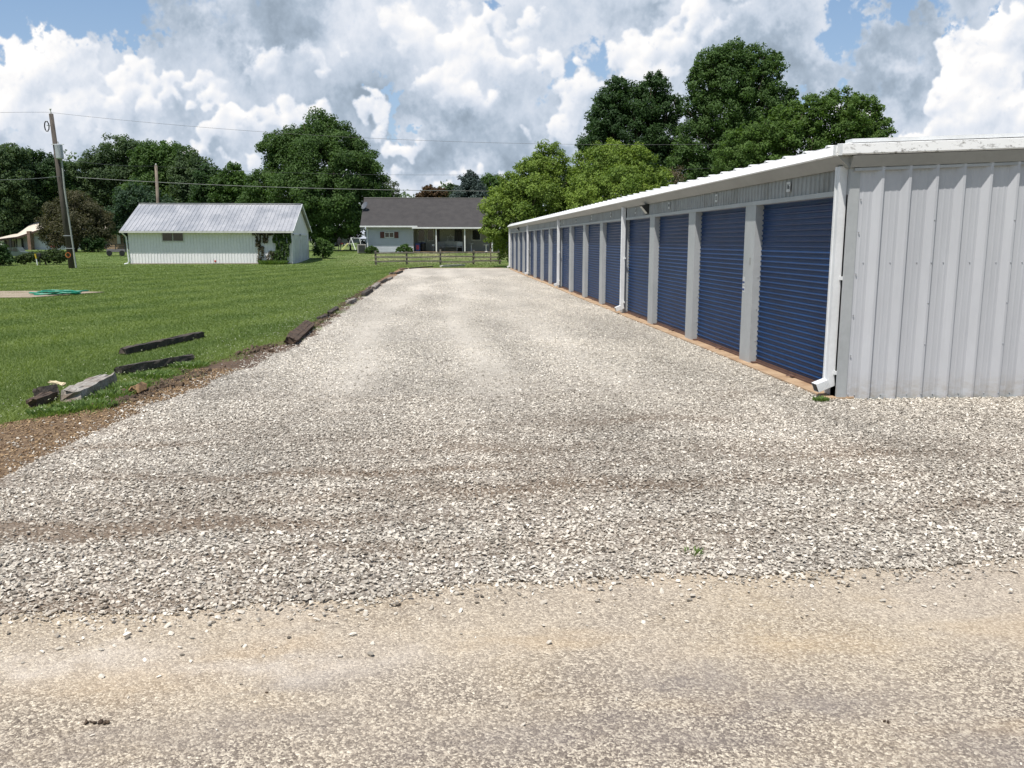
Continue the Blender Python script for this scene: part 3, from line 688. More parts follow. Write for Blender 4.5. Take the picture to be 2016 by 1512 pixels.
MB().box(X0+.2, X0+BW-.2, Y1-.02, Y1, 0, RH+.2).box(X0+BW-.02, X0+BW, Y0+.03, Y1-.03, 0, RH+.2).build('back_wall', wall_m, B)
# eave trim with a bright upper face and an undercut lower face
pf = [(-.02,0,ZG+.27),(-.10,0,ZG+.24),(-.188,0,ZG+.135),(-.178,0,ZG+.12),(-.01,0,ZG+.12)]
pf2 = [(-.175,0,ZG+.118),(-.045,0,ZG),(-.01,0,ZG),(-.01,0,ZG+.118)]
MB().extrude(pf2, (X0, Y0-.04, 0), (X0, Y1+.1, 0)).build('eave_soffit', eave_shade_m, B)
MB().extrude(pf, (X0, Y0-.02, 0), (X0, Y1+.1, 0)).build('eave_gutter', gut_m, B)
# rake trim, mirrored towards -Y, following the roof pitch, up to the ridge and down again
def rake(x0, x1, z0, z1, mat, pr):
    a = [(x0, Y0+p[0], z0+p[1]) for p in pr]; b_ = [(x1, Y0+p[0], z1+p[1]) for p in pr]; n = len(pr)
    return MB().add(a+b_, [(i, (i+1) % n, n+(i+1) % n, n+i) for i in range(n)]+[tuple(range(n-1,-1,-1)), tuple(range(n, 2*n))])
xm = X0+BW/2; hp = .042*BW/2
up_ = [(.0,.25),(-.125,.232),(-.135,.135),(-.125,.12),(0,.13)]
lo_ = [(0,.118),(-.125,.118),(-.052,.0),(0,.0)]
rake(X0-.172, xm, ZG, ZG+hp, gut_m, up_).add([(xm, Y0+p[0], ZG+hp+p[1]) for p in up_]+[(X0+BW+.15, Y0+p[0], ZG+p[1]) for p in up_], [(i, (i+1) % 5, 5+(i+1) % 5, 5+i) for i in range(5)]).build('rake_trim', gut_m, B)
rake(X0-.04, xm, ZG, ZG+hp, eave_shade_m, lo_).add([(xm, Y0+p[0], ZG+hp+p[1]) for p in lo_]+[(X0+BW+.1, Y0+p[0], ZG+p[1]) for p in lo_], [(i, (i+1) % 4, 4+(i+1) % 4, 4+i) for i in range(4)]).build('rake_soffit', eave_shade_m, B)
MB().bar((X0+.02, Y0-.03, ZG-.02), (xm, Y0-.03, ZG+hp-.02), .03, .03).build('wall_top_trim', trim_m, B)
mb = MB(); mb.add([(X0-.02,Y0-.02,ZG+.26),(xm,Y0-.02,ZG+.26+hp),(xm,Y0-.02,ZG+.30+hp),(X0-.02,Y0-.02,ZG+.30),(X0-.02,Y0+.14,ZG+.26),(xm,Y0+.14,ZG+.26+hp),(xm,Y0+.14,ZG+.30+hp),(X0-.02,Y0+.14,ZG+.30)],
    [(3,2,1,0),(4,5,6,7),(0,1,5,4),(1,2,6,5),(2,3,7,6),(3,0,4,7)]); mb.build('roof_edge', white, B)
# gutter seams / joint plates near the corner
MB().box(X0-.192, X0-.186, Y0-.02, Y0+.05, ZG+.13, ZG+.235).build('gutter_joint', gut_m, B)
# header panel: fine vertical ribs (profile along y)
def header(ya, yb, plain=False):
    mb = MB(); pl = []; y = ya
    while y < yb-.2:
        for a, d in (((0,0),(.16,0),(.17,-.012),(.19,-.012),(.20,0)) if plain else ((0,0),(.055,0),(.066,-.014),(.09,-.014),(.10,0))): pl.append((y+a, d))
        y += .2 if plain else .1525*.8
    pl.append((yb, 0)); n = len(pl)
    mb.add([(X0+d, a, DH+.055) for a, d in pl]+[(X0+d, a, ZG+.05) for a, d in pl], [(i, i+1, n+i+1, n+i) for i in range(n-1)])
    return mb
dsy = [Y0+.11, 20.37, 31.83, 43.29, Y1-.1]   # downspouts
for i in range(4):
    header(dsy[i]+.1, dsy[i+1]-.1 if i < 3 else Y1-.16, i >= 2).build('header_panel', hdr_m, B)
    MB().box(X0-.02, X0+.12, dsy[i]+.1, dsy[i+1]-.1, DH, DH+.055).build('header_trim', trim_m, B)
MB().box(X0, X0+.02, Y0+.03, Y1-.03, DH+.3, ZG+.2).build('inner_wall', trim_m, B)
# one roller door mesh (shared), local coordinates
DW = UNIT-.41
def rollmesh():
    z = .075; pts = [(0, .0)]; per = .0705
    zz_ = .05; prof = []
    while zz_ < DH-.02:
        prof += [(zz_, 0), (zz_+.026, 0), (zz_+.036, -.012), (zz_+.048, -.022), (zz_+.057, -.016), (zz_+.063, -.002)]; zz_ += per
    prof.append((DH+.02, 0)); n = len(prof)
    v = [(d, 0, h) for h, d in prof]+[(d, DW, h) for h, d in prof]
    me = bpy.data.meshes.new('roller_door'); me.from_pydata(v, [], [(i, n+i, n+i+1, i+1) for i in range(n-1)]); me.materials.append(door_m); me.update(); return me
rm = rollmesh()
def simple_mesh(name, mb, mat):
    me = bpy.data.meshes.new(name); me.from_pydata(mb.v, [], mb.f); me.materials.append(mat); me.update(); return me
barm = simple_mesh('bottom_bar', MB().box(-.035, .02, .01, DW-.01, -.005, .022).box(-.02, .02, .01, DW-.01, .022, .052), rustbar)
latm = simple_mesh('latch', MB().box(-.075, -.03, DW*.42, DW*.42+.10, .0, .018).tube([(-.075, DW*.42+.05, .012), (-.12, DW*.42+.08, .006)], .008, 6), rustbar)
stopm = simple_mesh('door_stop', MB().box(-.10, -.02, DW-.10, DW-.02, -.005, .014), rustbar)
_c = MB().box(-.012, .14, 0, .41, .0, DH)
for z in (.35, .8, 1.25): _c.ball((.06, -.003, z), .008, 6, 4)
colm = simple_mesh('column', _c, trim_m)
numt = {}
def text_mesh(s, size, ext=.002):
    cu = bpy.data.curves.new('txt', 'FONT'); cu.body = s; cu.size = size; cu.extrude = ext; cu.align_x = 'CENTER'; cu.align_y = 'CENTER'; cu.offset = size*.012
    o = bpy.data.objects.new('txt', cu); COL.objects.link(o); dg = bpy.context.evaluated_depsgraph_get(); dg.update()
    me = bpy.data.meshes.new_from_object(o.evaluated_get(dg)); bpy.data.objects.remove(o); return me
def inst(name, me, parent, loc, rot=None):
    o = bpy.data.objects.new(name, me); o.location = Vector(loc)-ORG[parent.name]; link(o, parent); ORG[o.name] = Vector(loc)
    if rot: o.rotation_euler = rot
    return o
plate_m = M('plate_white', (.62,.63,.62), .4)
for k in range(16):
    ya = (Y0+.30 if k == 0 else 11.79+UNIT*(k-1)+.41)
    d = inst('roller_door', rm, B, (X0+.105, ya, .035))
    if k == 0: d.scale = (1, (11.79-ya)/DW, 1)
    inst('bottom_bar', barm, d, (X0+.105, ya, .035)); 
    if k < 8:
        inst('latch', latm, d, (X0+.105, ya, .045)); inst('door_stop', stopm, d, (X0+.105, ya, .04))
    if k < 15:
        c = inst('column', colm, B, (X0, 11.79+UNIT*k, 0))
    ym = (ya+11.79+UNIT*k)/2+.1
    if k < 8:
        p = MB().box(X0-.026, X0-.018, ym-.055, ym+.055, 2.365, 2.485).build('number_plate', plate_m, B)
        me = text_mesh(str(16-k), .085); me.materials.clear(); me.materials.append(black)
        inst('numeral', me, p, (X0-.0275, ym, 2.425), (PI/2, 0, -PI/2))
MB().box(X0-.012, X0+.14, Y0+.02, Y0+.30, 0, DH).build('column', trim_m, B)
MB().box(X0-.012, X0+.14, Y1-.3, Y1-.03, 0, ZG).build('column', trim_m, B)
# stickers on the first column
st_ = MB().box(X0-.0155, X0-.0125, 12.10, 12.185, 1.02, 1.10).box(X0-.0155, X0-.0125, 12.10, 12.185, 1.12, 1.24).build('sticker', plate_m, B)
navy = M('sticker_blue', (.03,.06,.2), .5)
MB().box(X0-.0185, X0-.0158, 12.105, 12.18, 1.045, 1.075).build('print', navy, st_); MB().box(X0-.0185, X0-.0158, 12.105, 12.18, 1.15, 1.175).build('print', navy, st_)
MB().box(X0-.0155, X0-.0125, 11.90, 11.96, 1.42, 1.52).build('sticker', eave_shade_m, B)
# downspouts: ribbed tube, straps and elbow
for i, y in enumerate(dsy):
    w_ = .12; dp = .085
    x1 = X0-.015; x0_ = x1-dp
    fl = [(x0_, y-w_/2), (x0_, y-w_*.22), (x0_+.008, y-w_*.16), (x0_+.008, y+w_*.16), (x0_, y+w_*.22), (x0_, y+w_/2), (x1, y+w_/2), (x1, y+.02), (x1-.006, y+.01), (x1-.006, y-.01), (x1, y-.02), (x1, y-w_/2)]
    fl2 = [(a, b_) for a, b_ in fl]
    m_ = MB(); n = len(fl); m_.add([(a, b_, .19) for a, b_ in fl]+[(a, b_, ZG+.02) for a, b_ in fl], [(j, (j+1) % n, n+(j+1) % n, n+j) for j in range(n)])
    ds = m_.build('downspout', white, B)
    # elbow, open at the end, kicking out over the gravel with fine ribs
    e = MB(); c0 = (X0-.045, y, .23); dirv = Vector((-.93, 0, -.37)); upn = Vector((-.37, 0, .93))
    st0 = Vector((X0-.05, y, .185)); 
    r = []
    for tt, sw in ((-.035, 1), (.02, 1.02), (.17, 1.06)):
        cc = st0+dirv*tt
        r.append([cc+upn*dp*.55*sw+Vector((0,-w_/2*sw,0)), cc+upn*dp*.55*sw+Vector((0,w_/2*sw,0)), cc-upn*dp*.55*sw+Vector((0,w_/2*sw,0)), cc-upn*dp*.55*sw+Vector((0,-w_/2*sw,0))])
    vs = [p for q_ in r for p in q_]
    e.add(vs, [(a*4+j, a*4+(j+1) % 4, a*4+4+(j+1) % 4, a*4+4+j) for a in range(2) for j in range(4)])
    for tt in np.linspace(.03, .15, 8):
        cc = st0+dirv*float(tt); e.box(0,0,0,0,0,0) if False else e.bar(cc-upn*dp*.52+Vector((0,-w_/2*1.06,0)), cc+upn*dp*.52+Vector((0,-w_/2*1.06,0)), .006, .006)
    e.build('elbow', white, ds)
    dk = MB(); cc = st0+dirv*.165; dk.add([cc+upn*dp*.5+Vector((0,-w_/2,0)), cc+upn*dp*.5+Vector((0,w_/2,0)), cc-upn*dp*.5+Vector((0,w_/2,0)), cc-upn*dp*.5+Vector((0,-w_/2,0))], [(0,1,2,3)]); dk.build('elbow_dark_sheet', black, ds)  # black sheet just inside the mouth paints the elbow's inner shade
    sm = MB()
    for z in (.30, 1.35): MB().box(X0-.035, X0+.0, y-w_/2-.035, y-w_/2-.001, z-.02, z+.02).build('strap', white, ds)
# wall lamps under the eave
for y in (18.15, 48.6):
    l = MB(); l.add([(X0-.02,y-.14,ZG+.0),(X0-.17,y-.12,ZG-.03),(X0-.02,y-.14,ZG-.21),(X0-.02,y+.14,ZG+.0),(X0-.17,y+.12,ZG-.03),(X0-.02,y+.14,ZG-.21)], [(0,1,2),(5,4,3),(0,3,4,1),(2,5,3,0)])
    lo = l.build('wall_lamp', black, B)
    MB().add([(X0-.168,y-.10,ZG-.045),(X0-.168,y+.10,ZG-.045),(X0-.04,y+.10,ZG-.195),(X0-.04,y-.10,ZG-.195)], [(0,1,2,3)]).build('lens', offwhite, lo)
# concrete footing strip in front of the doors
fm = MB(); y = Y0-.02
while y < Y1:
    L_ = min(random.uniform(2.0, 3.4), Y1-y); fm.box(X0-.13+random.uniform(-.02,.02), X0+.2, y+.004, y+L_-.004, -.03, .032); y += L_
fm.build('footing', concrete, B, bevel=.008)
# ------------------------------------------------------------------ weathered timbers
def timber(a, b, w, h, mat, label, cat='timber', tilt=0, lift=.02, name='timber', group='old landscape timbers along the lawn edge'):
    a = Vector(a); b = Vector(b); L_ = (b-a).length; n = max(4, int(L_/.12)); d = (b-a).normalized(); r = d.cross(Vector((0,0,1))).normalized(); u = r.cross(d)
    r, u = r*math.cos(tilt)+u*math.sin(tilt), u*math.cos(tilt)-r*math.sin(tilt)
    m_ = MB(); vs = []; sec = [(-1,-1),(-.35,-1.0),(.4,-1),(1,-1),(1.0,.1),(1,1),(.45,1.0),(.38,.80),(.30,1.0),(-.4,1),(-.46,.88),(-.52,1),(-1,1),(-1,-.1)]; K = len(sec)
    for i in range(n+1):
        t = i/n; p = a.lerp(b, t)+u*(h/2)+Vector((0,0,lift-.01)); e = 1-.12*(abs(t-.5)*2)**8
        for s, q_ in sec:
            j = (1 if 0 < i < n else 2.0)
            vs.append(p+r*(s*w/2*e+random.gauss(0, .004*j))+u*(q_*h/2*e+random.gauss(0, .005*j))+d*(random.gauss(0, .02) if i in (0, n) else 0))
    fs = [(i*K+k, i*K+(k+1) % K, (i+1)*K+(k+1) % K, (i+1)*K+k) for i in range(n) for k in range(K)]+[tuple(range(K-1,-1,-1)), tuple(range(n*K, n*K+K))]
    o = m_.add(vs, fs).build(name, mat); tag(o, label, cat, group); return o
timber(G(136,793)+Vector((0,.05,0)), G(212,756), .24, .115, oldwood, 'thick silver grey squared timber with a rotted end, nearest on the lawn edge', tilt=.05)
timber(G(242,699), G(398,664), .12, .10, tiewood, 'long straight black timber lying out on the grass')
timber(G(234,738), G(378,712), .13, .10, M('grey_tie', (.085,.075,.065), .9, (.045,.036,.028), 5, bump=1, bscale=35, fine=.35), 'dark weathered timber in weeds beside the longer black one', tilt=.1)
timber(G(568,680), G(607,645), .20, .13, brownwood, 'dark split tie chunk tipped onto the gravel edge', tilt=-.45, lift=.02)
for (a, b_, w_, h_, mt, lb) in [((628,630),(652,622),.16,.08,tiewood,'low broken timber piece nearest behind the tipped tie chunk'),((647,620),(670,605),.14,.10,tiewood,'broken timber stub with a raised end, second beyond the tipped chunk'),
    ((684,600),(706,590),.20,.13,oldwood,'short squared timber block alone between two gaps'),((716,584),(737,570),.24,.16,tiewood,'blocky dark timber at the start of the stacked run'),((734,571),(750,558),.22,.17,oldwood,'stacked timber with light top at the far end of the run'),
    ((725,567),(741,565),.12,.05,oldwood,'thin loose plank lying on the grass beside the stacked run'),((752,558),(766,550),.2,.13,tiewood,'dark wedge of timber beyond the stacked run'),((764,552),(775,547),.2,.11,oldwood,'pale topped short timber before the last group'),
    ((768,540),(783,539),.3,.10,oldwood,'flat grey timber lying crosswise in the last group'),((782,540),(796,534),.22,.13,tiewood,'dark timber at the corner of the gravel'),((788,531),(808,529),.2,.07,tiewood,'thin black timber where the edge turns to the fence'),
    ((806,529.5),(870,524),.16,.08,tiewood,'long dark timber along the far end of the gravel')]:
    timber(G(*a), G(*a).lerp(G(*b_), .68), w_*.68, h_*.72, mt, lb, tilt=random.uniform(-.35, .35))
timber(G(868,526.5), G(914,524), .2, .14, M('pale_board', (.55,.53,.48), .8), 'pale grey board at the far end of the gravel', name='board', cat='board', group=None)
timber(G(62,803), G(104,786), .13, .08, brownwood, 'orange brown rotten log piece left of the grey timber', name='rotten_log', cat='log', group=None)
timber(G(76,787), G(112,781), .12, .12, tiewood, 'dark splintered wood chunk leaning at the grey timber end', name='splintered_chunk', cat='wood chunk', group=None, tilt=.5)
timber(G(102,773), G(128,778), .05, .03, M('fresh_wood', (.60,.50,.33), .7), 'fresh cream coloured wood stake behind the grey timber', name='wood_stake', cat='stake', lift=.12, group=None)
timber(G(268,779), G(286,770), .10, .10, M('stump_wood', (.30,.19,.09), .9, (.14,.08,.04), 12, fine=.3), 'tan splintered stump fragment in the dirt verge', name='stump_fragment', cat='stump', group=None, tilt=.6)
timber(G(200,800), G(222,802), .05, .025, tiewood, 'small flat dark wood scrap lying in the dirt', name='wood_scrap', cat='scrap', group=None)
# dung-like dark lumps on the road and yard
for (px, py, s, lb) in [(188,1424,.022,'dark brown clump lying on the road near the left'),(776,1102,.026,'small black clod on the gravel near the road edge'),(1745,1423,.016,'single dark pebble on the road at right'),(525,1366,.012,'tiny dark twig like clod on the road centre left')]:
    g = G(px, py); P = np.array([[g.x+random.uniform(-1,1)*(s*2.2 if s > .02 else s*.5), g.y+random.uniform(-1,1)*s*.5, s*.25] for _ in range(11 if s > .02 else 2)])
    o = rocks('clod', P, s*rng.uniform(.5, 1.2, len(P)), ico_v, ico_f, clod_m, np.ones(len(P)), tilt=.8, flat=.9); tag(o, lb, 'clod', 'dark clods on the ground')
# tuft of weeds at the corner downspout
def tuft(name, c, r, h, n, mat, label, cat, wd=.012):
    a = rng.uniform(0, 2*PI, n); q_ = rng.uniform(0, 1, n)**.6*r; x = c[0]+np.cos(a)*q_; y = c[1]+np.sin(a)*q_; z = np.full(n, c[2])
    b_ = rng.uniform(0, 2*PI, n); hh = h*rng.uniform(.4, 1, n); ln = np.stack([np.cos(a), np.sin(a)], -1)*(hh*.6)[:, None]+rng.normal(0, .3, (n, 2))*hh[:, None]
    lx, ly = np.cos(b_)*wd, np.sin(b_)*wd
    V = np.stack([np.stack([x, y, z], -1), np.stack([x-lx+ln[:, 0]*.5, y-ly+ln[:, 1]*.5, z+hh*.6], -1), np.stack([x+ln[:, 0], y+ln[:, 1], z+hh], -1), np.stack([x+lx+ln[:, 0]*.5, y+ly+ln[:, 1]*.5, z+hh*.6], -1)], 1)
    o = npmesh(name, V.reshape(-1, 3), np.arange(4*n).reshape(-1, 4), mat, None, np.repeat(rng.uniform(0, 1, n), 4)); tag(o, label, cat); return o
weed_m = leafmat('weed', (.07,.13,.03), (.20,.29,.09), .35, 5)
g = G(1618, 792); tuft('weed', (g.x, g.y+.03, .01), .08, .05, 150, weed_m, 'small green weed under the corner downspout elbow', 'weed', .009)
g = G(150, 806)
for px, py, h_, lb in [(175,802,.13,'leafy green weed clump in front of the grey timber'),(215,782,.14,'taller green weed clump right of the grey timber'),(255,765,.12,'weed clump beside the dirt below the second black timber'),(300,742,.13,'broad weed patch in front of the second black timber'),(372,722,.12,'weed clump at the right end of the second black timber'),(110,812,.1,'low weed patch before the rotten log')]:
    g = G(px, py); tuft('weed', (g.x, g.y, 0), .26, h_*.6, 420, weed_m, lb, 'weed', .010)

for px, py, n_, lb in [(1365,1094,35,'tiny green sprout growing up through the gravel near the road')]:
    g = G(px, py); tuft('weed', (g.x, g.y, .01), .05 if n_ < 50 else .15, .035, n_, weed_m, lb, 'weed', .005)
# ------------------------------------------------------------------ grey-roofed shed on the lawn
tinroof = M('tin_roof', (.46,.46,.47), .42, (.33,.34,.36), .8, lo=.42, hi=.6, metal=.35, stretch=(1,.5,1), fine=.1)
shedwall = M('shed_wall', (.80,.785,.80), .6, (.74,.73,.75), 1.2, stretch=(1,1,.4), fine=.06)
SY = 67.3; SL = -23.55; SR = -11.45; SD = 8.6; EZ = 2.62; RZ = 4.62
sh = root('shed', 'white ribbed shed with a silver metal roof and vines on its right end', 'shed', ((SL+SR)/2, SY, 0))
def ribwall(xa, xb, y, z0, z1, name, mat, parent, per=.305, d=.03, axis='x', side=-1, zf=None):
    pl = []; x = xa
    while x < xb-per*.5:
        pl += [(x, 0), (x+per*.80, 0), (x+per*.85, d), (x+per*.95, d), (x+per, 0)]; x += per
    pl[-1] = (xb, 0); n = len(pl); f_ = zf or (lambda t: z1)
    pt = (lambda t, q, z: (t, y+side*q, z)) if axis == 'x' else (lambda t, q, z: (y+side*q, t, z))
    return MB().add([pt(t, q_, z0) for t, q_ in pl]+[pt(t, q_, f_(t)) for t, q_ in pl], [(i, i+1, n+i+1, n+i) for i in range(n-1)]).build(name, mat, parent)
ribwall(SL, SR, SY, -.02, EZ, 'front_wall', shedwall, sh, .229, .03)
gf = lambda t: EZ+(RZ-EZ)*(1-abs(t-(SY+SD/2))/(SD/2))
mb = MB(); n = 16; ysn = np.linspace(SY+.01, SY+SD, n+1)
mb.add([(SR, y, -.02) for y in ysn]+[(SR, y, gf(y)) for y in ysn], [(i, i+1, n+2+i, n+1+i) for i in range(n)]); mb.build('gable_wall', shedwall, sh)
MB().add([(SL, y, -.02) for y in ysn]+[(SL, y, gf(y)) for y in ysn], [(i, i+1, n+2+i, n+1+i) for i in range(n)]).build('gable_wall', shedwall, sh)
ribwall(SL, SR, SY+SD, -.02, EZ, 'back_wall', shedwall, sh, .6, .03, side=1)
# roof panels
mb = MB(); ov = .42; k = 0; sl = (RZ-EZ)/(SD/2)
x = SL-.45; xe = SR+.25
ya, za = SY-ov, EZ-ov*sl+.09; yb, zb = SY+SD/2, RZ+.09
yc, zc = SY+SD+.3, EZ-.3*sl+.09
while x < xe-.05:
    p = .305
    for (y0_, z0_, y1_, z1_) in ((ya, za, yb, zb), (yb, zb, yc, zc)):
        pr = [(0,0),(p*.78,0),(p*.84,.035),(p*.94,.035),(p,0)]
        mb.add([(x+a, y0_, z0_+h) for a, h in pr]+[(x+a, y1_, z1_+h) for a, h in pr], [(i, i+1, 6+i, 5+i) for i in range(4)])
    x += p
mb.build('roof', tinroof, sh)
MB().box(SL-.45, SR+.22, SY-ov-.11, SY-ov+.01, za-.14, za-.01).build('gutter', offwhite, sh)
MB().box(SL-.4, SR+.2, SY-ov+.01, SY+.0, za-.12, za-.09).build('soffit', offwhite, sh)
MB().bar((SR+.25, SY-ov, za-.05), (SR+.25, yb, zb-.05), .04, .14).bar((SR+.25, yb, zb-.05), (SR+.25, yc, zc-.05), .04, .14).build('barge_board', white, sh)
MB().bar((xe-.1, yb, zb+.03), (SL-.45, yb, zb+.03), .25, .05).build('ridge_cap', tinroof, sh)
MB().tube([(SL-.3, SY-ov-.05, za-.1), (SL-.12, SY-.08, za-.45), (SL-.04, SY-.08, .25), (SL-.12, SY-.12, .1), (SL-.35, SY-.2, .04)], .055, 8).build('downspout', white, sh)
wp0 = at(320, 459, SY); wp1 = at(361, 474, SY)
fr = MB().box(wp0.x-.08, wp1.x+.08, SY-.06, SY-.035, wp1.z-.08, wp0.z+.08)
wf = fr.build('window', offwhite, sh)
MB().box(wp0.x, (wp0.x+wp1.x)/2-.03, SY-.075, SY-.063, wp1.z, wp0.z).build('pane', glass, wf)
MB().box((wp0.x+wp1.x)/2+.03, wp1.x, SY-.075, SY-.063, wp1.z, wp0.z).build('pane', glass, wf)
for ya_, yb_ in ((SY+.7, SY+3.2), (SY+4.0, SY+6.9)):
    d = MB().box(SR+.02, SR+.06, ya_, yb_, .05, 2.2).build('garage_door', M('door_white', (.60,.62,.62), .6, (.5,.52,.52), 2), sh)
    MB().box(SR+.0, SR+.09, ya_-.1, ya_, .05, 2.3).box(SR, SR+.09, yb_, yb_+.1, .05, 2.3).box(SR, SR+.09, ya_-.1, yb_+.1, 2.2, 2.3).build('door_frame', white, d)
MB().box(SL, SR, SY-.045, SY-.03, -.02, .1).build('base_board', M('base_stain', (.36,.30,.24), .9), sh)
rust_st = MB().ball((at(424,514,SY).x, SY-.04, .25), .08, 8, 5, (1,.2,1)).build('reflector', M('reflector_red', (.5,.06,.04), .5), sh)
# ------------------------------------------------------------------ leafy things
def leafcloud(P, N, size, up_=.35):
    n = len(P); s = size*rng.uniform(.6, 1.35, n)
    nn = N*.8 + rng.normal(0, .55, (n, 3)); nn[:, 2] += up_; nn /= np.linalg.norm(nn, axis=1)[:, None]+1e-6
    r = rng.normal(0, 1, (n, 3)); a = np.cross(nn, r); a /= np.linalg.norm(a, axis=1)[:, None]+1e-6; b = np.cross(nn, a)
    L = a*s[:, None]*.62; Wd = b*s[:, None]*.36
    V = np.stack([P-L, P+Wd-nn*(s*.12)[:, None], P+L*1.0, P-Wd-nn*(s*.12)[:, None]], 1)
    return V.reshape(-1, 3)
def tree(name, label, cat, Y, lobes, leafm, leaf, base=None, cover=1.1, group=None, barkm=None, trunk_r=None, clump=.30, hollow=.0, nlimb=True, up_=.35, spiky=0, flat=.8, fork=None):
    L = []
    for lb in lobes:
        px, py, rp = lb[:3]; dy = lb[3] if len(lb) > 3 else 0; asp = lb[4] if len(lb) > 4 else 1
        Yl = Y+dy; c = at(px, py, Yl); L.append((np.array(c), rp*Yl/F*1.02, asp))
    cx = np.mean([c[0] for c, R, a in L])
    bx = at(base[0], base[1], Y) if base else Vector((cx, Y, 0)); bx.y = Y
    g0 = float(gz(bx.x, Y)); bx.z = g0-.1
    T = root(name, label, cat, bx, group)
    Pall, Nall, tone = [], [], []
    for c, R, asp in L:
        R3 = np.array([R, R*.95, R*asp])
        nc = int(max(16, 7.0/clump**2))
        d = rng.normal(0, 1, (nc, 3)); d /= np.linalg.norm(d, axis=1)[:, None]
        d[:, 2] = np.where((d[:, 2] < -.35) & (rng.uniform(0, 1, nc) < .5), -d[:, 2], d[:, 2])
        rad = rng.uniform(.60, 1.06, nc)+(.25+spiky)*rng.exponential(.12, nc)
        cc = c+d*R3*rad[:, None]
        cc = cc[cc[:, 2] > g0+.05]; dd = (cc-c)/R3
        rc = R*clump*rng.uniform(.55, 1.15, len(cc)); tc = rng.normal(0, .16, len(cc))
        area = 4*PI*R*R*(2+asp)/3
        nleaf = int(cover*area*1.55/(leaf*leaf*.45)); 
        w_ = rc**2; k = rng.choice(len(cc), nleaf, p=w_/w_.sum())
        off = rng.normal(0, 1, (nleaf, 3)); off /= np.linalg.norm(off, axis=1)[:, None]; off *= (rng.uniform(0, 1, nleaf)**.45)[:, None]
        off[:, 2] *= flat
        P = cc[k]+off*rc[k][:, None]; Nn = off*.8+dd[k]*.5
        ok = P[:, 2] > g0+.03
        Pall.append(P[ok]); Nall.append(Nn[ok]); tone.append(np.clip(.5+tc[k]+rng.normal(0, .2, nleaf), 0, 1)[ok])
        ni = int(nleaf*.10); di = rng.normal(0, 1, (ni, 3)); di /= np.linalg.norm(di, axis=1)[:, None]; P = c+di*R3*(rng.uniform(0, .75, ni)**.5)[:, None]
        ok = P[:, 2] > g0+.05; Pall.append(P[ok]); Nall.append(di[ok]); tone.append(rng.uniform(.2, .7, ok.sum()))
    P = np.concatenate(Pall); Nn = np.concatenate(Nall); tn = np.concatenate(tone)
    V = leafcloud(P, Nn, leaf, up_)
    npmesh('crown', V, np.arange(len(V)).reshape(-1, 4), leafm, T, np.repeat(tn, 4))
    if barkm is None: barkm = bark
    if trunk_r is None: trunk_r = max(.1, .028*(max(c[2] for c, R, a in L)-g0))
    m_ = MB(); low = sorted(L, key=lambda q: q[0][2]); mid = np.mean([c for c, R, a in L], axis=0)
    hz_ = fork if fork else g0+max(.6, (mid[2]-g0)*.45)
    tp = Vector((bx.x+(mid[0]-bx.x)*.3, Y+(mid[1]-Y)*.3, hz_))
    m_.tube([Vector((bx.x, Y, g0-.1)), Vector((bx.x, Y, g0+.25)), (bx+tp)/2+Vector((trunk_r*.4, 0, 0)), tp], [trunk_r*1.5, trunk_r*1.1, trunk_r*.95, trunk_r*.85], 9)
    for c, R, a in L:
        c = Vector(c); k = (c-tp)*.5+tp; k += Vector((random.uniform(-.12, .12), 0, .1))*(c-tp).length*.6
        m_.tube([tp-Vector((0,0,.1)), k, c], [trunk_r*.55, trunk_r*.34, trunk_r*.12], 6)
        for _ in range(5):
            d = Vector((random.gauss(0,1), random.gauss(0,1), random.gauss(.3,.7))).normalized()*R*.85
            m_.tube([k.lerp(c, random.random()), c+d], [trunk_r*.16, trunk_r*.04], 5)
    m_.build('trunk', barkm, T, smooth=True)
    return T
lf_maple = leafmat('leaf_maple', (.034,.075,.018), (.100,.175,.044))
lf_dark = leafmat('leaf_dark', (.020,.050,.015), (.058,.115,.032))
lf_mid = leafmat('leaf_mid', (.036,.080,.018), (.105,.185,.042))
lf_lime = leafmat('leaf_lime', (.075,.135,.022), (.255,.345,.062))
lf_ash = leafmat('leaf_ash', (.040,.085,.015), (.120,.200,.040))
lf_spruce = leafmat('leaf_spruce', (.030,.052,.045), (.075,.105,.095), .12)
lf_brown = leafmat('leaf_brown', (.045,.055,.025), (.120,.105,.058))
lf_red = leafmat('leaf_red', (.06,.045,.02), (.14,.08,.04))
lf_far = leafmat('leaf_far', (.040,.075,.032), (.100,.155,.060))
lf_vine = leafmat('leaf_vine', (.03,.07,.015), (.10,.16,.035))
lf_purple = leafmat('leaf_purple', (.035,.022,.02), (.075,.045,.038))
bg = 'trees of the woods behind the lawn'; rg = 'tall trees behind the storage building'
tree('maple_tree', 'large spreading dark green maple between the shed and the house', 'tree', 99,
  [(627,262,38,0),(590,290,38,1),(668,288,40,0),(548,288,32,0,.8),(700,305,36,1,.8),(620,320,58,-1),(560,335,42,0),(690,342,48,-2),(725,350,32,0,.9),(528,370,38,0),(590,382,52,-3),(655,385,52,-3),(722,385,36,0),(510,398,32,2),(748,395,26,1),(560,425,38,-2,.8),(615,440,38,-3,.8),(665,430,45,-3,.8),(705,425,30,0,.8),(640,470,28,-1,.7)],
  lf_maple, .20, base=(630,490), trunk_r=.55, clump=.34)
tree('pale_tree', 'thin pale leafed tree top at the right edge of the big maple', 'tree', 106, [(768,368,14),(776,382,12),(762,392,18),(755,420,22)], leafmat('leaf_pale', (.06,.085,.05), (.15,.18,.11)), .17, base=(760,490), cover=.55, clump=.5)
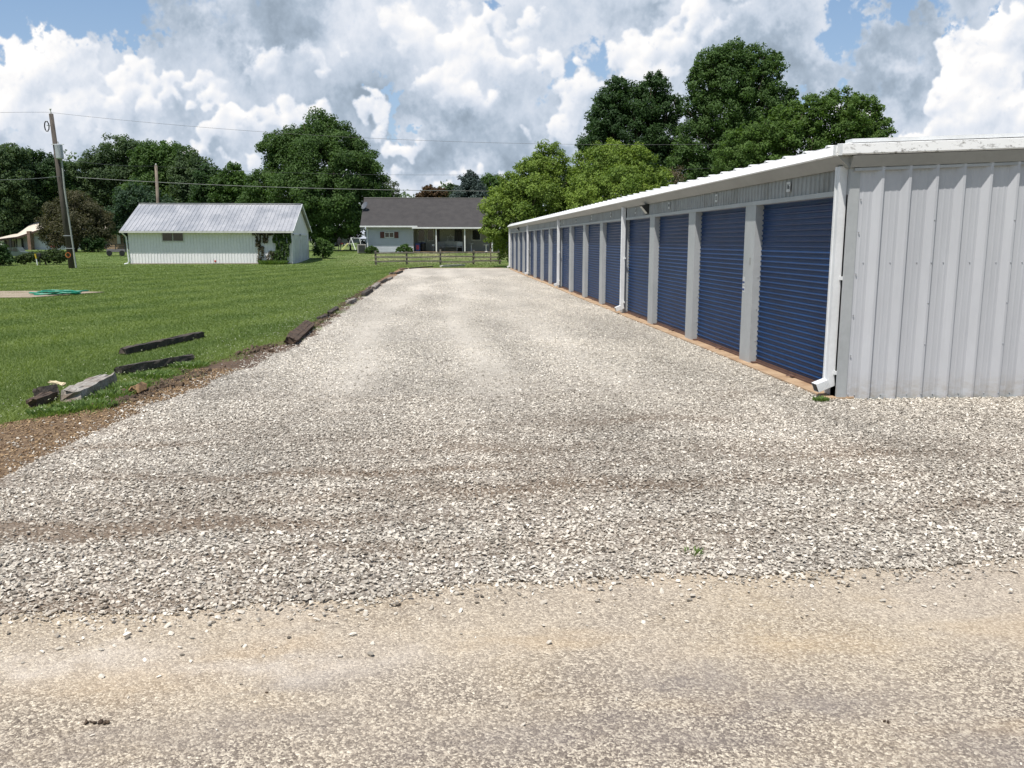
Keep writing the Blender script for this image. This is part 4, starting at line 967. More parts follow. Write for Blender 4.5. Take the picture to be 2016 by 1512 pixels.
# woods at left, each tree its own
woods = [
 ('deciduous_tree','tall dark tree at the far left edge of the photo',118,[(-18,350,55),(18,322,34),(5,380,50),(30,395,40),(-10,440,50)],(5,490),lf_far),
 ('deciduous_tree','round dark tree second from the left edge behind the leaning pole',122,[(72,345,42),(60,385,50),(95,370,34),(80,425,45),(40,440,40)],(75,490),lf_dark),
 ('deciduous_tree','narrow light tree top just right of the leaning pole',126,[(128,345,24),(140,370,26),(125,390,30),(150,410,36)],(135,490),lf_far),
 ('deciduous_tree','tall broad tree crowning the woods left of the second pole',128,[(235,310,32),(200,335,34),(265,318,34),(215,370,46),(255,360,46),(185,385,36),(230,420,48)],(230,490),lf_far),
 ('deciduous_tree','tall tree right of the woods peak behind the second pole',124,[(300,318,34),(335,320,34),(315,350,44),(355,340,34),(335,385,46),(290,390,44)],(320,490),lf_mid),
 ('deciduous_tree','dark tree whose shoulder slopes down right of the second pole',120,[(378,330,30),(372,365,36),(395,372,30),(370,405,36)],(375,490),lf_far),
 ('deciduous_tree','lower dark tree just above the shed roof centre',116,[(412,352,24),(425,378,30),(405,395,32),(440,400,26)],(420,490),lf_dark),
 ('deciduous_tree','small round topped tree touching the left side of the big maple',114,[(458,350,24),(450,375,30),(475,372,26),(468,402,30),(490,395,24)],(465,490),lf_mid),
 ('deciduous_tree','yellow green low tree over the white barn roof',136,[(30,432,28),(52,442,20),(5,445,26)],(25,490),lf_ash),
 ('deciduous_tree','dull bluish green tree low in the middle of the woods',112,[(265,400,34),(300,415,34),(240,440,34),(275,450,30)],(270,490),leafmat('leaf_bluish', (.028,.06,.032), (.06,.11,.055))),
]
for nm, lb, Y, lo, bs, lm in woods: tree(nm, lb, 'tree', Y, lo, lm, .27, base=bs, group=bg, cover=1.15, clump=.32, spiky=.3)
tree('crabapple_tree', 'low spreading brownish leaved tree right of the leaning pole', 'tree', 92, [(150,410,30),(125,425,30),(180,425,28),(105,448,26,0,.8),(150,450,42,-1,.8),(195,450,26,0,.8),(125,475,28,0,.6),(185,472,28,0,.6),(88,462,14,0,.7),(208,462,10,0,.8)], lf_brown, .15, base=(148,496), cover=.8, clump=.42, trunk_r=.22, fork=gz(0,92)+1.0)
tree('dark_bush', 'dark rounded bush under the brownish tree', 'bush', 90, [(180,478,16),(195,482,12),(172,486,12)], lf_dark, .13, base=(182,496), trunk_r=.06)
tree('hedge_shrub', 'unclipped low hedge left of the leaning pole base', 'hedge', 66.5, [(62,507,10),(80,506,11),(97,505,12),(112,505,12),(123,506,11),(48,510,9),(38,512,8)], leafmat('leaf_hedge', (.03,.06,.018), (.085,.12,.04)), .11, base=(90,519), trunk_r=.05)
tree('dark_bush', 'dark overgrown bush at the left edge of the photo', 'bush', 65, [(-8,498,20),(5,508,14),(18,512,10),(-30,495,26)], lf_dark, .12, base=(0,521), trunk_r=.06)
# right side
tree('young_maple_tree', 'bright green tree standing in front of the house beside the far building end', 'tree', 59.5, [(1085,318,32,1),(1050,345,34,0),(1100,358,42,1),(1010,372,30,0),(1060,395,48,-1),(985,410,34,-1),(1030,440,42,-1),(972,450,26,-1.5),(1000,480,28,0),(1125,400,40,2),(1090,440,40,1)], lf_lime, .135, base=(1010,525), trunk_r=.17, clump=.34)
tree('young_maple_tree', 'bright green round tree behind the middle of the storage roof', 'tree', 55, [(1205,320,40,1),(1165,335,38,1),(1250,335,40,1),(1285,365,34,1),(1160,375,42,0),(1220,380,50,-1),(1270,400,36,0),(1150,420,36,0),(1200,430,40,0)], lf_lime, .125, base=(1200,525), trunk_r=.17, clump=.32)
tree('tall_maple_tree', 'dark twin topped tall maple left of the tallest tree', 'tree', 68, [(1215,180,26),(1205,210,34),(1290,178,30),(1195,245,40),(1265,215,44),(1315,215,30),(1240,270,56),(1305,275,46),(1185,285,38),(1165,290,26,0,.6),(1290,330,52),(1340,300,30),(1210,330,50)], lf_dark, .155, base=(1250,525), trunk_r=.4, group=rg, clump=.30)
tree('tall_maple_tree', 'tallest dark green maple above the storage roof', 'tree', 64, [(1440,118,34),(1400,130,30),(1480,130,34),(1385,170,34),(1440,175,52),(1500,165,38),(1525,125,18),(1375,215,30),(1420,235,56),(1490,225,50),(1540,200,24),(1385,280,48),(1450,300,54),(1350,330,38),(1520,260,44),(1400,350,46),(1558,195,12,0,1.6)], lf_maple, .145, base=(1430,525), trunk_r=.42, group=rg, clump=.30, spiky=.5)
tree('broad_ash_tree', 'broad yellow green tree right of the tallest maple', 'tree', 48, [(1600,225,34),(1650,222,42),(1695,232,38),(1560,245,36),(1520,265,38),(1470,290,40),(1725,258,30),(1650,275,50),(1580,300,55),(1500,325,50),(1700,290,42),(1440,320,36),(1450,345,40)], lf_ash, .115, base=(1600,525), trunk_r=.3, group=rg, clump=.26, spiky=.35)
tree('dead_shrub', 'bare brownish twiggy bush between the lime trees and dark maples', 'shrub', 60, [(1330,350,20),(1340,372,22)], leafmat('leaf_dry', (.10,.075,.05), (.20,.16,.11)), .10, base=(1330,525), cover=.16, trunk_r=.12, clump=.5)
tree('deciduous_tree', 'treetop peeking over the roof at the right photo edge', 'tree', 70, [(2030,290,26),(2006,285,14)], lf_maple, .16, base=(2030,525), trunk_r=.2)
tree('blue_spruce', 'grey blue spruce behind the house roof', 'tree', 112, [(926,347,10),(925,362,17,0,.8),(925,378,25,0,.7),(925,395,32,0,.6),(925,420,38,0,.6)], lf_spruce, .2, base=(925,490), clump=.4, cover=1.5, spiky=.5)
tree('russet_tree', 'reddish brown treetop behind the house ridge', 'tree', 118, [(845,383,16),(868,382,13),(828,392,12),(850,400,22)], lf_red, .22, base=(850,490), cover=1.1)
tree('deciduous_tree', 'rounded green treetop between the russet tree and spruce', 'tree', 121, [(888,374,12),(895,385,17),(880,393,16)], lf_far, .24, base=(890,490))
tree('deciduous_tree', 'green treetops between the spruce and the bright green tree', 'tree', 124, [(965,365,20),(985,370,22),(950,385,22),(1000,385,25)], lf_mid, .26, base=(970,490))
tree('purple_tree', 'small purple leaved tree under the big maple left of the house', 'tree', 104, [(690,448,13),(700,458,12),(678,460,10),(668,455,10)], lf_purple, .16, base=(690,490), trunk_r=.1)
tree('round_bush', 'rounded green bush beside the right end of the shed', 'bush', 76, [(634,482,13),(630,495,13),(644,494,12),(648,488,9)], lf_mid, .12, base=(636,508), trunk_r=.06)
tree('house_shrub', 'low green shrub at the left corner of the house', 'shrub', 83, [(731,492,8),(724,494,6),(739,494,6)], lf_mid, .10, base=(731,498), trunk_r=.04)
tree('house_shrub', 'low green shrub under the middle of the siding wall', 'shrub', 83, [(797,490,9),(787,493,7),(806,494,7)], lf_mid, .10, base=(797,498), trunk_r=.04)
tree('purple_tree', 'small reddish tree beside the porch end', 'tree', 70, [(962,450,8),(968,462,8)], lf_red, .13, base=(966,500), trunk_r=.05, cover=.5)
# vines on the shed
def vine(name, rects, n, mat, label, y, leaf=.13, base=None):
    P = []
    for px0, py0, px1, py1, k in rects:
        m_ = int(n*k); px = rng.uniform(px0, px1, m_); t = rng.uniform(0, 1, m_); py = py0+(py1-py0)*t
        keep = (np.sin(px*.9+py*.13)+np.sin(px*.37-py*.21+2)+rng.normal(0, .5, m_)) > -.35
        for a, b_ in zip(px[keep], py[keep]):
            q_ = at(a, b_, y); P.append((q_.x, y-.05-abs(rng.normal(0, .13)), max(q_.z, .03)))
    P = np.array(P); V = leafcloud(P, np.tile([0,-1.,.3], (len(P), 1)), leaf, .1)
    o = npmesh(name, V, np.arange(len(V)).reshape(-1, 4), mat, None, np.repeat(rng.uniform(0, 1, len(P)), 4)); tag(o, label, 'vine', 'vines on the shed wall'); return o
vine('vine', [(538,456,574,478,1),(544,476,570,508,.9),(532,494,566,524,.6)], 1700, lf_vine, 'thick green vine climbing the right end of the shed front', SY)
vine('vine', [(498,456,540,463,.6),(504,460,514,486,.5),(518,460,528,478,.4),(508,484,520,520,.5),(525,495,540,524,.5)], 700, leafmat('leaf_vine_dry', (.05,.045,.03), (.11,.10,.05)), 'sparse dry brown vine left of the green one on the shed', SY, .11)
tuft('vine_base_weeds', (at(540,520,SY).x, SY-.35, 0), 1.0, .38, 1300, weed_m, 'weeds growing at the foot of the vines', 'weeds', .035)
# ------------------------------------------------------------------ house
HY = 84.5; gh = .64
hx = lambda px: at(px, 475, HY).x
siding = M('siding', (.50,.53,.57), .6, (.45,.48,.52), 1, fine=.04)
HL = hx(721); HM = hx(814); HR = hx(1015)
hs = root('house', 'low grey sided house with a dark shingle roof and open porch', 'house', ((HL+HR)/2, HY, gh))
EZh = at(760, 444, HY-.5).z; RY = HY+4.6; RZh = at(800, 390, RY).z
mb = MB(); z = gh
while z < EZh:
    mb.add([(HL, HY-.015, z), (HM, HY-.015, z), (HM, HY+.02, z+.2), (HL, HY+.02, z+.2)], [(0,1,2,3)]); mb.add([(HL, HY+.02, z), (HM, HY+.02, z), (HM, HY-.015, z), (HL, HY-.015, z)], [(0,1,2,3)]); z += .2
mb.build('siding_wall', siding, hs)
MB().box(HL, HL+.05, HY+.02, HY+9, gh, EZh).box(HM-.05, HM, HY+.01, HY+2.2, gh, EZh).build('side_wall', siding, hs)
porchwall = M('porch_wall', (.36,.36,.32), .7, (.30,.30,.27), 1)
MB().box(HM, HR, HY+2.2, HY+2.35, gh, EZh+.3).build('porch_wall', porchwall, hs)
MB().box(HM, HR+.3, HY-.6, HY+2.2, gh-.3, gh+.12).build('porch_floor', concrete, hs)
sl_ = (RZh-EZh)/(RY-(HY-.5)); t_ = .10
xl_ = at(709, 443, HY-.5).x; xm_ = at(822, 443, HY-.5).x; xr_ = HR+.4
def slab(x0, x1, ya, za, yb, zb, t):
    return MB().add([(x0,ya,za),(x1,ya,za),(x1,yb,zb),(x0,yb,zb),(x0,ya,za-t),(x1,ya,za-t),(x1,yb,zb-t),(x0,yb,zb-t)], [(0,1,2,3),(7,6,5,4),(0,4,5,1),(1,5,6,2),(2,6,7,3),(3,7,4,0)])
rf = slab(xl_, xm_, HY-.5, EZh, RY, RZh, t_)
rf.add([(xl_,RY,RZh),(xr_,RY,RZh),(xr_,RY+5,EZh),(xl_,RY+5,EZh)], [(0,1,2,3)])
PYo = HY-1.0; zp = at(880, 447, PYo).z
rf2 = slab(xm_+.002, xr_, PYo, zp, RY, RZh-.005, t_); b_ = len(rf.v); rf.v += rf2.v; rf.f += [tuple(i+b_ for i in f) for f in rf2.f]
rf.build('roof', shingle, hs)
MB().bar((xl_, RY, RZh+.02), (xr_, RY, RZh+.02), .2, .06).build('ridge_vent', M('ridge', (.30,.28,.27), .8), hs)
MB().box(xl_-.03, xm_, HY-.62, HY-.5, EZh-.16, EZh-.02).build('gutter', white, hs)
MB().box(at(811,447,PYo).x, xr_, PYo-.12, PYo, zp-.15, zp-.01).build('gutter', white, hs)
MB().add([(HL-.02, HY, EZh-.05), (HL-.02, RY, RZh-.1), (HL-.02, RY+4.6, EZh)], [(0,1,2)]).build('gable', siding, hs)
MB().tube([(HL+.1, HY-.5, EZh-.1), (HL+.15, HY-.08, EZh-.4), (HL+.15, HY-.08, gh+.05)], .05, 8).build('downspout', white, hs)
w0 = at(757, 457, HY); w1 = at(776, 468, HY)
hw = MB().box(w0.x, w1.x, HY-.05, HY-.02, w1.z, w0.z).build('window', white, hs)
mx_ = (w0.x+w1.x)/2
MB().box(w0.x+.06, mx_-.03, HY-.062, HY-.052, w1.z+.06, w0.z-.06).build('pane', glass, hw); MB().box(mx_+.03, w1.x-.06, HY-.062, HY-.052, w1.z+.06, w0.z-.06).build('pane', glass, hw)
for a, b_ in ((w0.x-.42, w0.x-.02), (w1.x+.02, w1.x+.42)): MB().box(a, b_, HY-.055, HY-.022, w1.z-.03, w0.z+.03).build('shutter', maroon, hs)
for px in (858.8, 915, 969):
    x = at(px, 470, PYo+.1).x; MB().box(x-.055, x+.055, PYo+.1, PYo+.21, gh+.12, zp-.16).build('porch_post', white, hs)
for a, b_, c, d in ((824,453,836,474),(842,453,853,473),(930,453,945,472)):
    p0 = at(a, b_, HY+2.2); p1 = at(c, d, HY+2.2)
    wq = MB().box(p0.x-.1, p1.x+.1, HY+2.15, HY+2.19, p1.z-.1, p0.z+.08).build('window', offwhite, hs); MB().box(p0.x, p1.x, HY+2.12, HY+2.14, p1.z, p0.z).build('pane', glass, wq)
p0 = at(900, 452, HY+2.2); p1 = at(910, 487, HY+2.2); MB().box(p0.x, p1.x, HY+2.12, HY+2.19, gh+.13, p0.z).build('door', dark, hs)
for a in (857, 861, 895): p0 = at(a, 452, HY+2.2); MB().box(p0.x, p0.x+.22, HY+2.13, HY+2.19, gh+1, p0.z).build('shutter', maroon if a < 860 else dark, hs)
# star ornament on the porch wall
def star(c, r, mat):
    m_ = MB(); pts = []
    for k in range(12):
        a = PI/2+k*PI/6; q_ = r if k % 2 == 0 else r*.55; pts.append(Vector((c.x+math.cos(a)*q_, c.y, c.z+math.sin(a)*q_)))
    for k in range(12): m_.bar(pts[k], pts[(k+1) % 12], .035, .035)
    return m_
o = star(at(887, 470, HY+2.05), .42, white).build('star_ornament', white); tag(o, 'white star shaped ornament hanging on the porch wall', 'ornament')
# satellite dish on the roof edge
dc = at(718, 405, HY+2.2); ds_ = root('satellite_dish', 'grey satellite dish on the left edge of the house roof', 'dish', at(722, 425, HY+2.2))
dm = M('dish_grey', (.10,.11,.13), .5); vs = [dc+Vector((0,0,0))]; nrm = Vector((-.55,-.65,.5)).normalized(); ax = nrm.cross(Vector((0,0,1))).normalized(); ay = nrm.cross(ax)
fs = []; K = 14
for j, rr in ((1,.22),(2,.42)):
    for k in range(K): a = 2*PI*k/K; vs.append(dc+ax*math.cos(a)*rr*.85+ay*math.sin(a)*rr+nrm*rr*rr*.35)
fs = [(0, 1+k, 1+(k+1) % K) for k in range(K)]+[(1+k, 1+K+k, 1+K+(k+1) % K, 1+(k+1) % K) for k in range(K)]
dd_ = MB().add(vs, fs).build('reflector', dm, ds_); sm = dd_.modifiers.new('s', 'SOLIDIFY'); sm.thickness = .03
MB().tube([dc+ay*.38, dc+nrm*.62+ay*.2], .03, 6).tube([dc+nrm*.55+ay*.2, dc+nrm*.75+ay*.17], .06, 6).build('feed_arm', galv, ds_)
MB().tube([dc, dc-nrm*.15, at(722, 425, HY+2.2)], .05, 6).tube([dc-nrm*.1, at(727, 424, HY+2.3)], .025, 6).build('mast', dm, ds_)
# air conditioner
a0 = at(703, 486, 83); acx = a0.x
ac = root('air_conditioner', 'beige outdoor air conditioner left of the house corner', 'air conditioner', (acx+.5, 83.4, gh))
MB().box(acx, acx+.85, 83, 83.85, gh-.02, gh+.82).build('casing', M('ac_tan', (.30,.29,.26), .6), ac, bevel=.04)
g_ = MB()
for i in range(9): g_.box(acx+.12, acx+.73, 82.97, 82.99, gh+.08+i*.078, gh+.12+i*.078)
g_.build('grille', dark, ac); MB().tube([(acx+.425, 83.42, gh+.82), (acx+.425, 83.42, gh+.86)], .34, 16).build('fan_guard', dark, ac)
# ---- porch furniture
def chair(px, Y, label, mat, w=.55, group='chairs on the porch'):
    x = at(px, 480, Y).x; z = gh+.12; r = root('porch_chair', label, 'chair', (x, Y, z), group)
    MB().box(x-w/2, x+w/2, Y-.25, Y+.25, z+.40, z+.45).build('seat', mat, r); MB().box(x-w/2, x+w/2, Y+.21, Y+.25, z+.52, z+.95).build('backrest', mat, r)
    for sx_ in (-1, 1):
        for sy in (-1, 1): MB().box(x+sx_*(w/2-.03)-.02, x+sx_*(w/2-.03)+.02, Y+sy*.22-.02, Y+sy*.22+.02, z, z+.4 if sy < 0 else z+.52).build('leg', mat, r)
        MB().box(x+sx_*(w/2)-.025, x+sx_*(w/2)+.025, Y-.22, Y+.22, z+.62, z+.66).build('armrest', mat, r)
pc_grey = M('chair_grey', (.22,.23,.25), .6); pc_white = M('chair_pale', (.5,.52,.55), .6)
chair(869, 85.2, 'grey porch chair with cushions left of the glider', pc_grey, .7); chair(905, 85.0, 'pale blue plastic porch chair right of the glider', pc_white, .6)
x = at(887, 480, 85.8).x; z = gh+.12; gl = root('porch_glider', 'long cushioned glider bench against the porch wall', 'bench', (x, 85.8, z))
cush = M('cushion', (.45,.46,.44), .9, (.36,.37,.36), 4)
MB().box(x-.95, x+.95, 85.5, 86.0, z+.4, z+.5).build('seat', cush, gl, bevel=.03); MB().box(x-.95, x+.95, 85.98, 86.06, z+.52, z+1.0).build('backrest', cush, gl, bevel=.03)
MB().bar((x-.9, 85.55, z), (x-.9, 86.0, z+.4), .04, .04).bar((x+.9, 85.55, z), (x+.9, 86.0, z+.4), .04, .04).bar((x-.9, 86.0, z), (x-.9, 85.55, z+.4), .04, .04).bar((x+.9, 86.0, z), (x+.9, 85.55, z+.4), .04, .04).build('legs', dark, gl)
x = at(822, 480, 85).x; bn = root('storage_bin', 'blue bin with a red front at the left end of the porch', 'bin', (x, 85, z))
MB().box(x-.2, x+.25, 84.8, 85.2, z, z+.75).build('body', M('bin_blue', (.02,.05,.22), .5), bn, bevel=.03); MB().box(x-.12, x+.14, 84.78, 84.795, z+.2, z+.62).build('front_panel', M('bin_red', (.35,.05,.08), .5), bn); MB().box(x-.23, x+.28, 84.77, 85.23, z+.76, z+.82).build('lid', navy, bn, bevel=.02)
x = at(833, 480, 85.3).x; bn = root('trash_can', 'dark trash can beside the blue bin on the porch', 'bin', (x, 85.3, z)); MB().tube([(x, 85.3, z), (x, 85.3, z+.8)], [.22, .28], 12).build('body', dark, bn); MB().tube([(x, 85.3, z+.8), (x, 85.3, z+.87)], [.31, .2], 12).build('lid', navy, bn)
for px, Y, lb, h_, r_, mt in ((853,84.6,'small porch side table with a white pot near the first post',.5,.28,pc_grey),(928,84.7,'small pale plant stand right of the second porch post',.75,.22,pc_white),(957,84.2,'white pedestal table at the right end of the porch',.62,.3,white)):
    x = at(px, 480, Y).x; tb = root('side_table', lb, 'table', (x, Y, z), 'small tables on the porch')
    MB().tube([(x, Y, z+h_), (x, Y, z+h_+.04)], r_, 14).build('tabletop', mt, tb); MB().tube([(x, Y, z), (x, Y, z+.05), (x, Y, z+h_)], [r_*.6, .05, .05], 10).build('pedestal', mt, tb)
x = at(853, 480, 84.6).x; MBp = MB().tube([(x, 84.6, z+.54), (x, 84.6, z+.70)], [.10, .15], 10).build('flower_pot', white); tag(MBp, 'white flower pot on the porch side table', 'pot')
# ------------------------------------------------------------------ split rail fence
FY = 64.8
fpx = [740, 801, 867, 932, 984]; fr_ = root('rail_fence', 'weathered grey three rail wooden fence across the end of the gravel', 'fence', (at(740,521,FY).x, FY, 0))
FX = []
for i, px in enumerate(fpx):
    x = at(px, 510, FY+i*.25).x; FX.append(x); y = FY+i*.25; h_ = (1.05, 1.0, 1.15, 1.1, 1.0)[i]; lean = random.uniform(-.04, .04)
    MB().bar((x, y, -.05), (x+lean, y, h_), .14, .13, (1,0,0)).build('post', fencewood, fr_)
for i in range(4):
    for z in (.25, .58, .92):
        j = random.uniform(-.05, .05)
        MB().bar((FX[i]-.1, FY+i*.25-.10, z+random.uniform(-.04,.04)), (FX[i+1]+.1, FY+(i+1)*.25-.10, z+j), .05, .11).build('rail', fencewood, fr_)
# ------------------------------------------------------------------ utility poles and wires
PY = 59.6
pb_ = G(141.5, 528); PY = pb_.y; tpz = at(100.5, 224, PY); up_p = root('utility_pole', 'tall leaning wooden utility pole with a transformer', 'utility pole', (pb_.x, PY, 0))
ax_ = lambda t: Vector((pb_.x, PY, -.1)).lerp(tpz, t)
MB().tube([ax_(0), ax_(.5), ax_(1)], [.19, .165, .13], 12).build('pole', polewood, up_p, smooth=True)
zt_ = lambda py: (527-py)/(527-224)
tt = zt_(296); c_ = ax_(tt)+Vector((.28, -.22, 0)); axd = (ax_(1)-ax_(0)).normalized()
tr = MB().tube([c_-axd*.48, c_-axd*.42, c_+axd*.40, c_+axd*.46], [.20, .235, .235, .15], 16).build('transformer', galv, up_p, smooth=False)
MB().tube([c_+axd*.46, c_+axd*.62], [.05, .03], 8).build('bushing', offwhite, tr); MB().box(c_.x-.45, c_.x+.3, PY-.24, PY-.14, c_.z+.42, c_.z+.46).build('bracket', white, tr)
MB().tube([ax_(1), ax_(1)+Vector((-.02,0,.25))], [.04, .03], 8).ball(ax_(1)+Vector((-.02,0,.28)), .07, 8, 6).build('insulator', offwhite, up_p)
c2_ = at(92, 247, PY); MB().bar(ax_(zt_(246)), c2_, .05, .05).build('cutout_arm', galv, up_p); q_ = [c2_+Vector((.0+.14*math.cos(a), 0, .32*math.sin(a)-.05)) for a in np.linspace(0, 2*PI, 11)]; MB().tube(q_, .04, 6).build('cutout_switch', dark, up_p)
MB().tube([at(150,527,PY-.22), at(127,372,PY-.22), at(124,340,PY-.2), at(121,312,PY-.1)], .055, 8).build('conduit', M('conduit', (.30,.32,.30), .6), up_p)
MB().bar(at(124,464,PY-.2), at(143,464,PY-.2), .04, .04).bar(at(128,489,PY-.2), at(147,489,PY-.2), .04, .04).build('clamps', galv, up_p)
mk = MB(); cc = at(134, 502, PY-.2)
for k in range(8): a = 2*PI*k/8; mk.bar(cc+Vector((.16*math.cos(a),0,.16*math.sin(a))), cc+Vector((.16*math.cos(a+PI/4),0,.16*math.sin(a+PI/4))), .035, .035)
mk.build('orange_tag', M('orange_tag', (.50,.14,.03), .6), up_p)
b2 = at(316, 500, 84); t2 = at(307, 326, 84); p2 = root('utility_pole', 'grey wooden pole rising behind the shed roof', 'utility pole', (b2.x, 84, .64)); MB().tube([Vector((b2.x, 84, .5)), t2], [.17, .13], 10).build('pole', M('pole_grey', (.22,.18,.14), .9, (.15,.12,.10), 2), p2, smooth=True); MB().ball(t2+Vector((0,0,.1)), .08, 8, 6).build('insulator', offwhite, p2)
wire_m = M('wire', (.05,.052,.055), .6); cable_m = M('cable', (.20,.21,.20), .55)
def wire(name, pts, Ya, Yb, r, mat, label):
    xs_ = np.array([p[0] for p in pts], float); ysv = np.array([p[1] for p in pts], float)
    deg = min(3, len(pts)-1); cf = np.polyfit((xs_-1000)/1000, ysv, deg); P = []
    for x in np.linspace(xs_[0], xs_[-1], 60):
        y = np.polyval(cf, (x-1000)/1000); P.append(at(x, y, Ya+(Yb-Ya)*(x-xs_[0])/(xs_[-1]-xs_[0])))
    o = MB().tube(P, r, 6).build(name, mat); tag(o, label, 'wire', 'overhead wires'); return o
wire('overhead_wire', [(100,221),(300,243),(700,270),(1000,281),(1340,286),(1760,274),(2016,262),(2100,257)], PY, 44, .008, wire_m, 'highest thin wire from the leaning pole top across the sky')
wire('overhead_wire', [(-60,223),(40,221),(100,221)], 50, PY, .008, wire_m, 'short thin wire from the pole top to the left photo edge')
wire('overhead_wire', [(120,312),(180,321),(307,327)], PY, 84, .017, wire_m, 'dark wire from the transformer to the second pole')
wire('overhead_wire', [(307,327),(500,339),(750,343),(1000,343),(1350,334),(1700,313)], 84, 46, .009, wire_m, 'thin wire leaving the second pole to the right')
wire('service_cable', [(150,349.5),(320,358),(480,367),(700,373),(980,376),(1300,377)], PY, 68, .020, cable_m, 'thick pale service cable crossing in front of the big maple')
wire('service_cable', [(-60,353),(30,353.5),(119,347)], 50, PY, .018, cable_m, 'thick cable from the leaning pole to the left photo edge')
# ------------------------------------------------------------------ white barn far left
barnw = M('barn_white', (.60,.61,.66), .7, (.52,.53,.58), .6); barnr = M('barn_roof', (.62,.56,.47), .7, (.52,.45,.36), 1.2)
bn = root('white_barn', 'white walled barn with a pale curved roof beyond the brownish tree', 'barn', (at(90,490,110).x, 110, .74))
A = [at(0,470,106), at(33,466,108), at(76,452,109), at(112,440,110)]; Bk = [at(-2,468,112), at(34,459,118), at(72,430,124), at(165,430,130)]
mb = MB(); n = 4; V_ = A+Bk+[p-Vector((0,0,.25)) for p in A+Bk]
mb.add(V_, [(i,i+1,n+i+1,n+i) for i in range(3)]+[(8+i,8+n+i,8+n+i+1,8+i+1) for i in range(3)]+[(i,8+i,9+i,i+1) for i in range(3)]+[(3,7,15,11),(0,4,12,8)]); mb.build('roof', barnr, bn)
wl = [at(31,470,109.5), at(76,455,109.6), at(112,443,110.2), at(158,448,112)]
MB().add([(p.x, p.y, .6) for p in wl]+[tuple(p) for p in wl], [(i,i+1,5+i,4+i) for i in range(3)]).build('wall', barnw, bn)
MB().bar(A[0]-Vector((0,.1,.15)), A[1]-Vector((0,.1,.15)), .1, .22).bar(A[1]-Vector((0,.1,.15)), A[2]-Vector((0,.1,.15)), .1, .22).bar(A[2]-Vector((0,.1,.15)), A[3]-Vector((0,.1,.15)), .1, .22).build('fascia', M('fascia_brown', (.12,.07,.05), .7), bn)
c0 = at(58, 460, 108.6); MB().box(c0.x-.18, c0.x+.18, 108.3, 109.2, .7, at(58,455,108.6).z).build('chimney', M('chimney_brick', (.17,.10,.075), .9, (.25,.17,.13), 5), bn)
d0 = at(34, 471, 109.3); d1 = at(44, 489, 109.3); dr = MB().box(d0.x, d1.x, 109.2, 109.35, .74, d0.z).build('door', offwhite, bn); MB().box(d0.x-.12, d0.x, 109.15, 109.4, .74, d0.z+.1).box(d1.x, d1.x+.12, 109.15, 109.4, .74, d0.z+.1).build('door_frame', dark, dr)
for px in (10, 20): q_ = at(px, 470, 107); MB().box(q_.x-.1, q_.x+.1, 106.9, 107.1, .7, q_.z).build('porch_post', dark, bn)
MB().box(at(-10,470,111).x, at(32,470,111).x, 110.9, 111.1, .7, at(0,470,111).z).build('porch_back', offwhite, bn)
MB().box(at(12,477,110.7).x, at(28,487,110.7).x, 110.75, 110.85, at(12,487,110.7).z, at(12,474,110.7).z).build('window', glass, bn)
b3 = root('tan_building', 'tan low building with a pale roof between the brownish tree and the shed', 'building', (at(218,490,114).x, 114, .75))
q0 = at(196,458,114); q1 = at(245,462,114); MB().box(q0.x, q1.x, 114, 120, .7, q1.z).build('wall', M('tan_wall', (.34,.24,.16), .8), b3)
rfm = MB().add([tuple(at(186,452,113.4)), tuple(at(250,459,113.4)), tuple(at(250,454,122)), tuple(at(190,444,122))], [(0,1,2,3)]).build('roof', barnr, b3); sm = rfm.modifiers.new('s', 'SOLIDIFY'); sm.thickness = .2
q0 = at(230,462,113.9); q1 = at(238,480,113.9); MB().box(q0.x, q1.x, 113.85, 113.95, q1.z, q0.z).build('window', offwhite, b3)
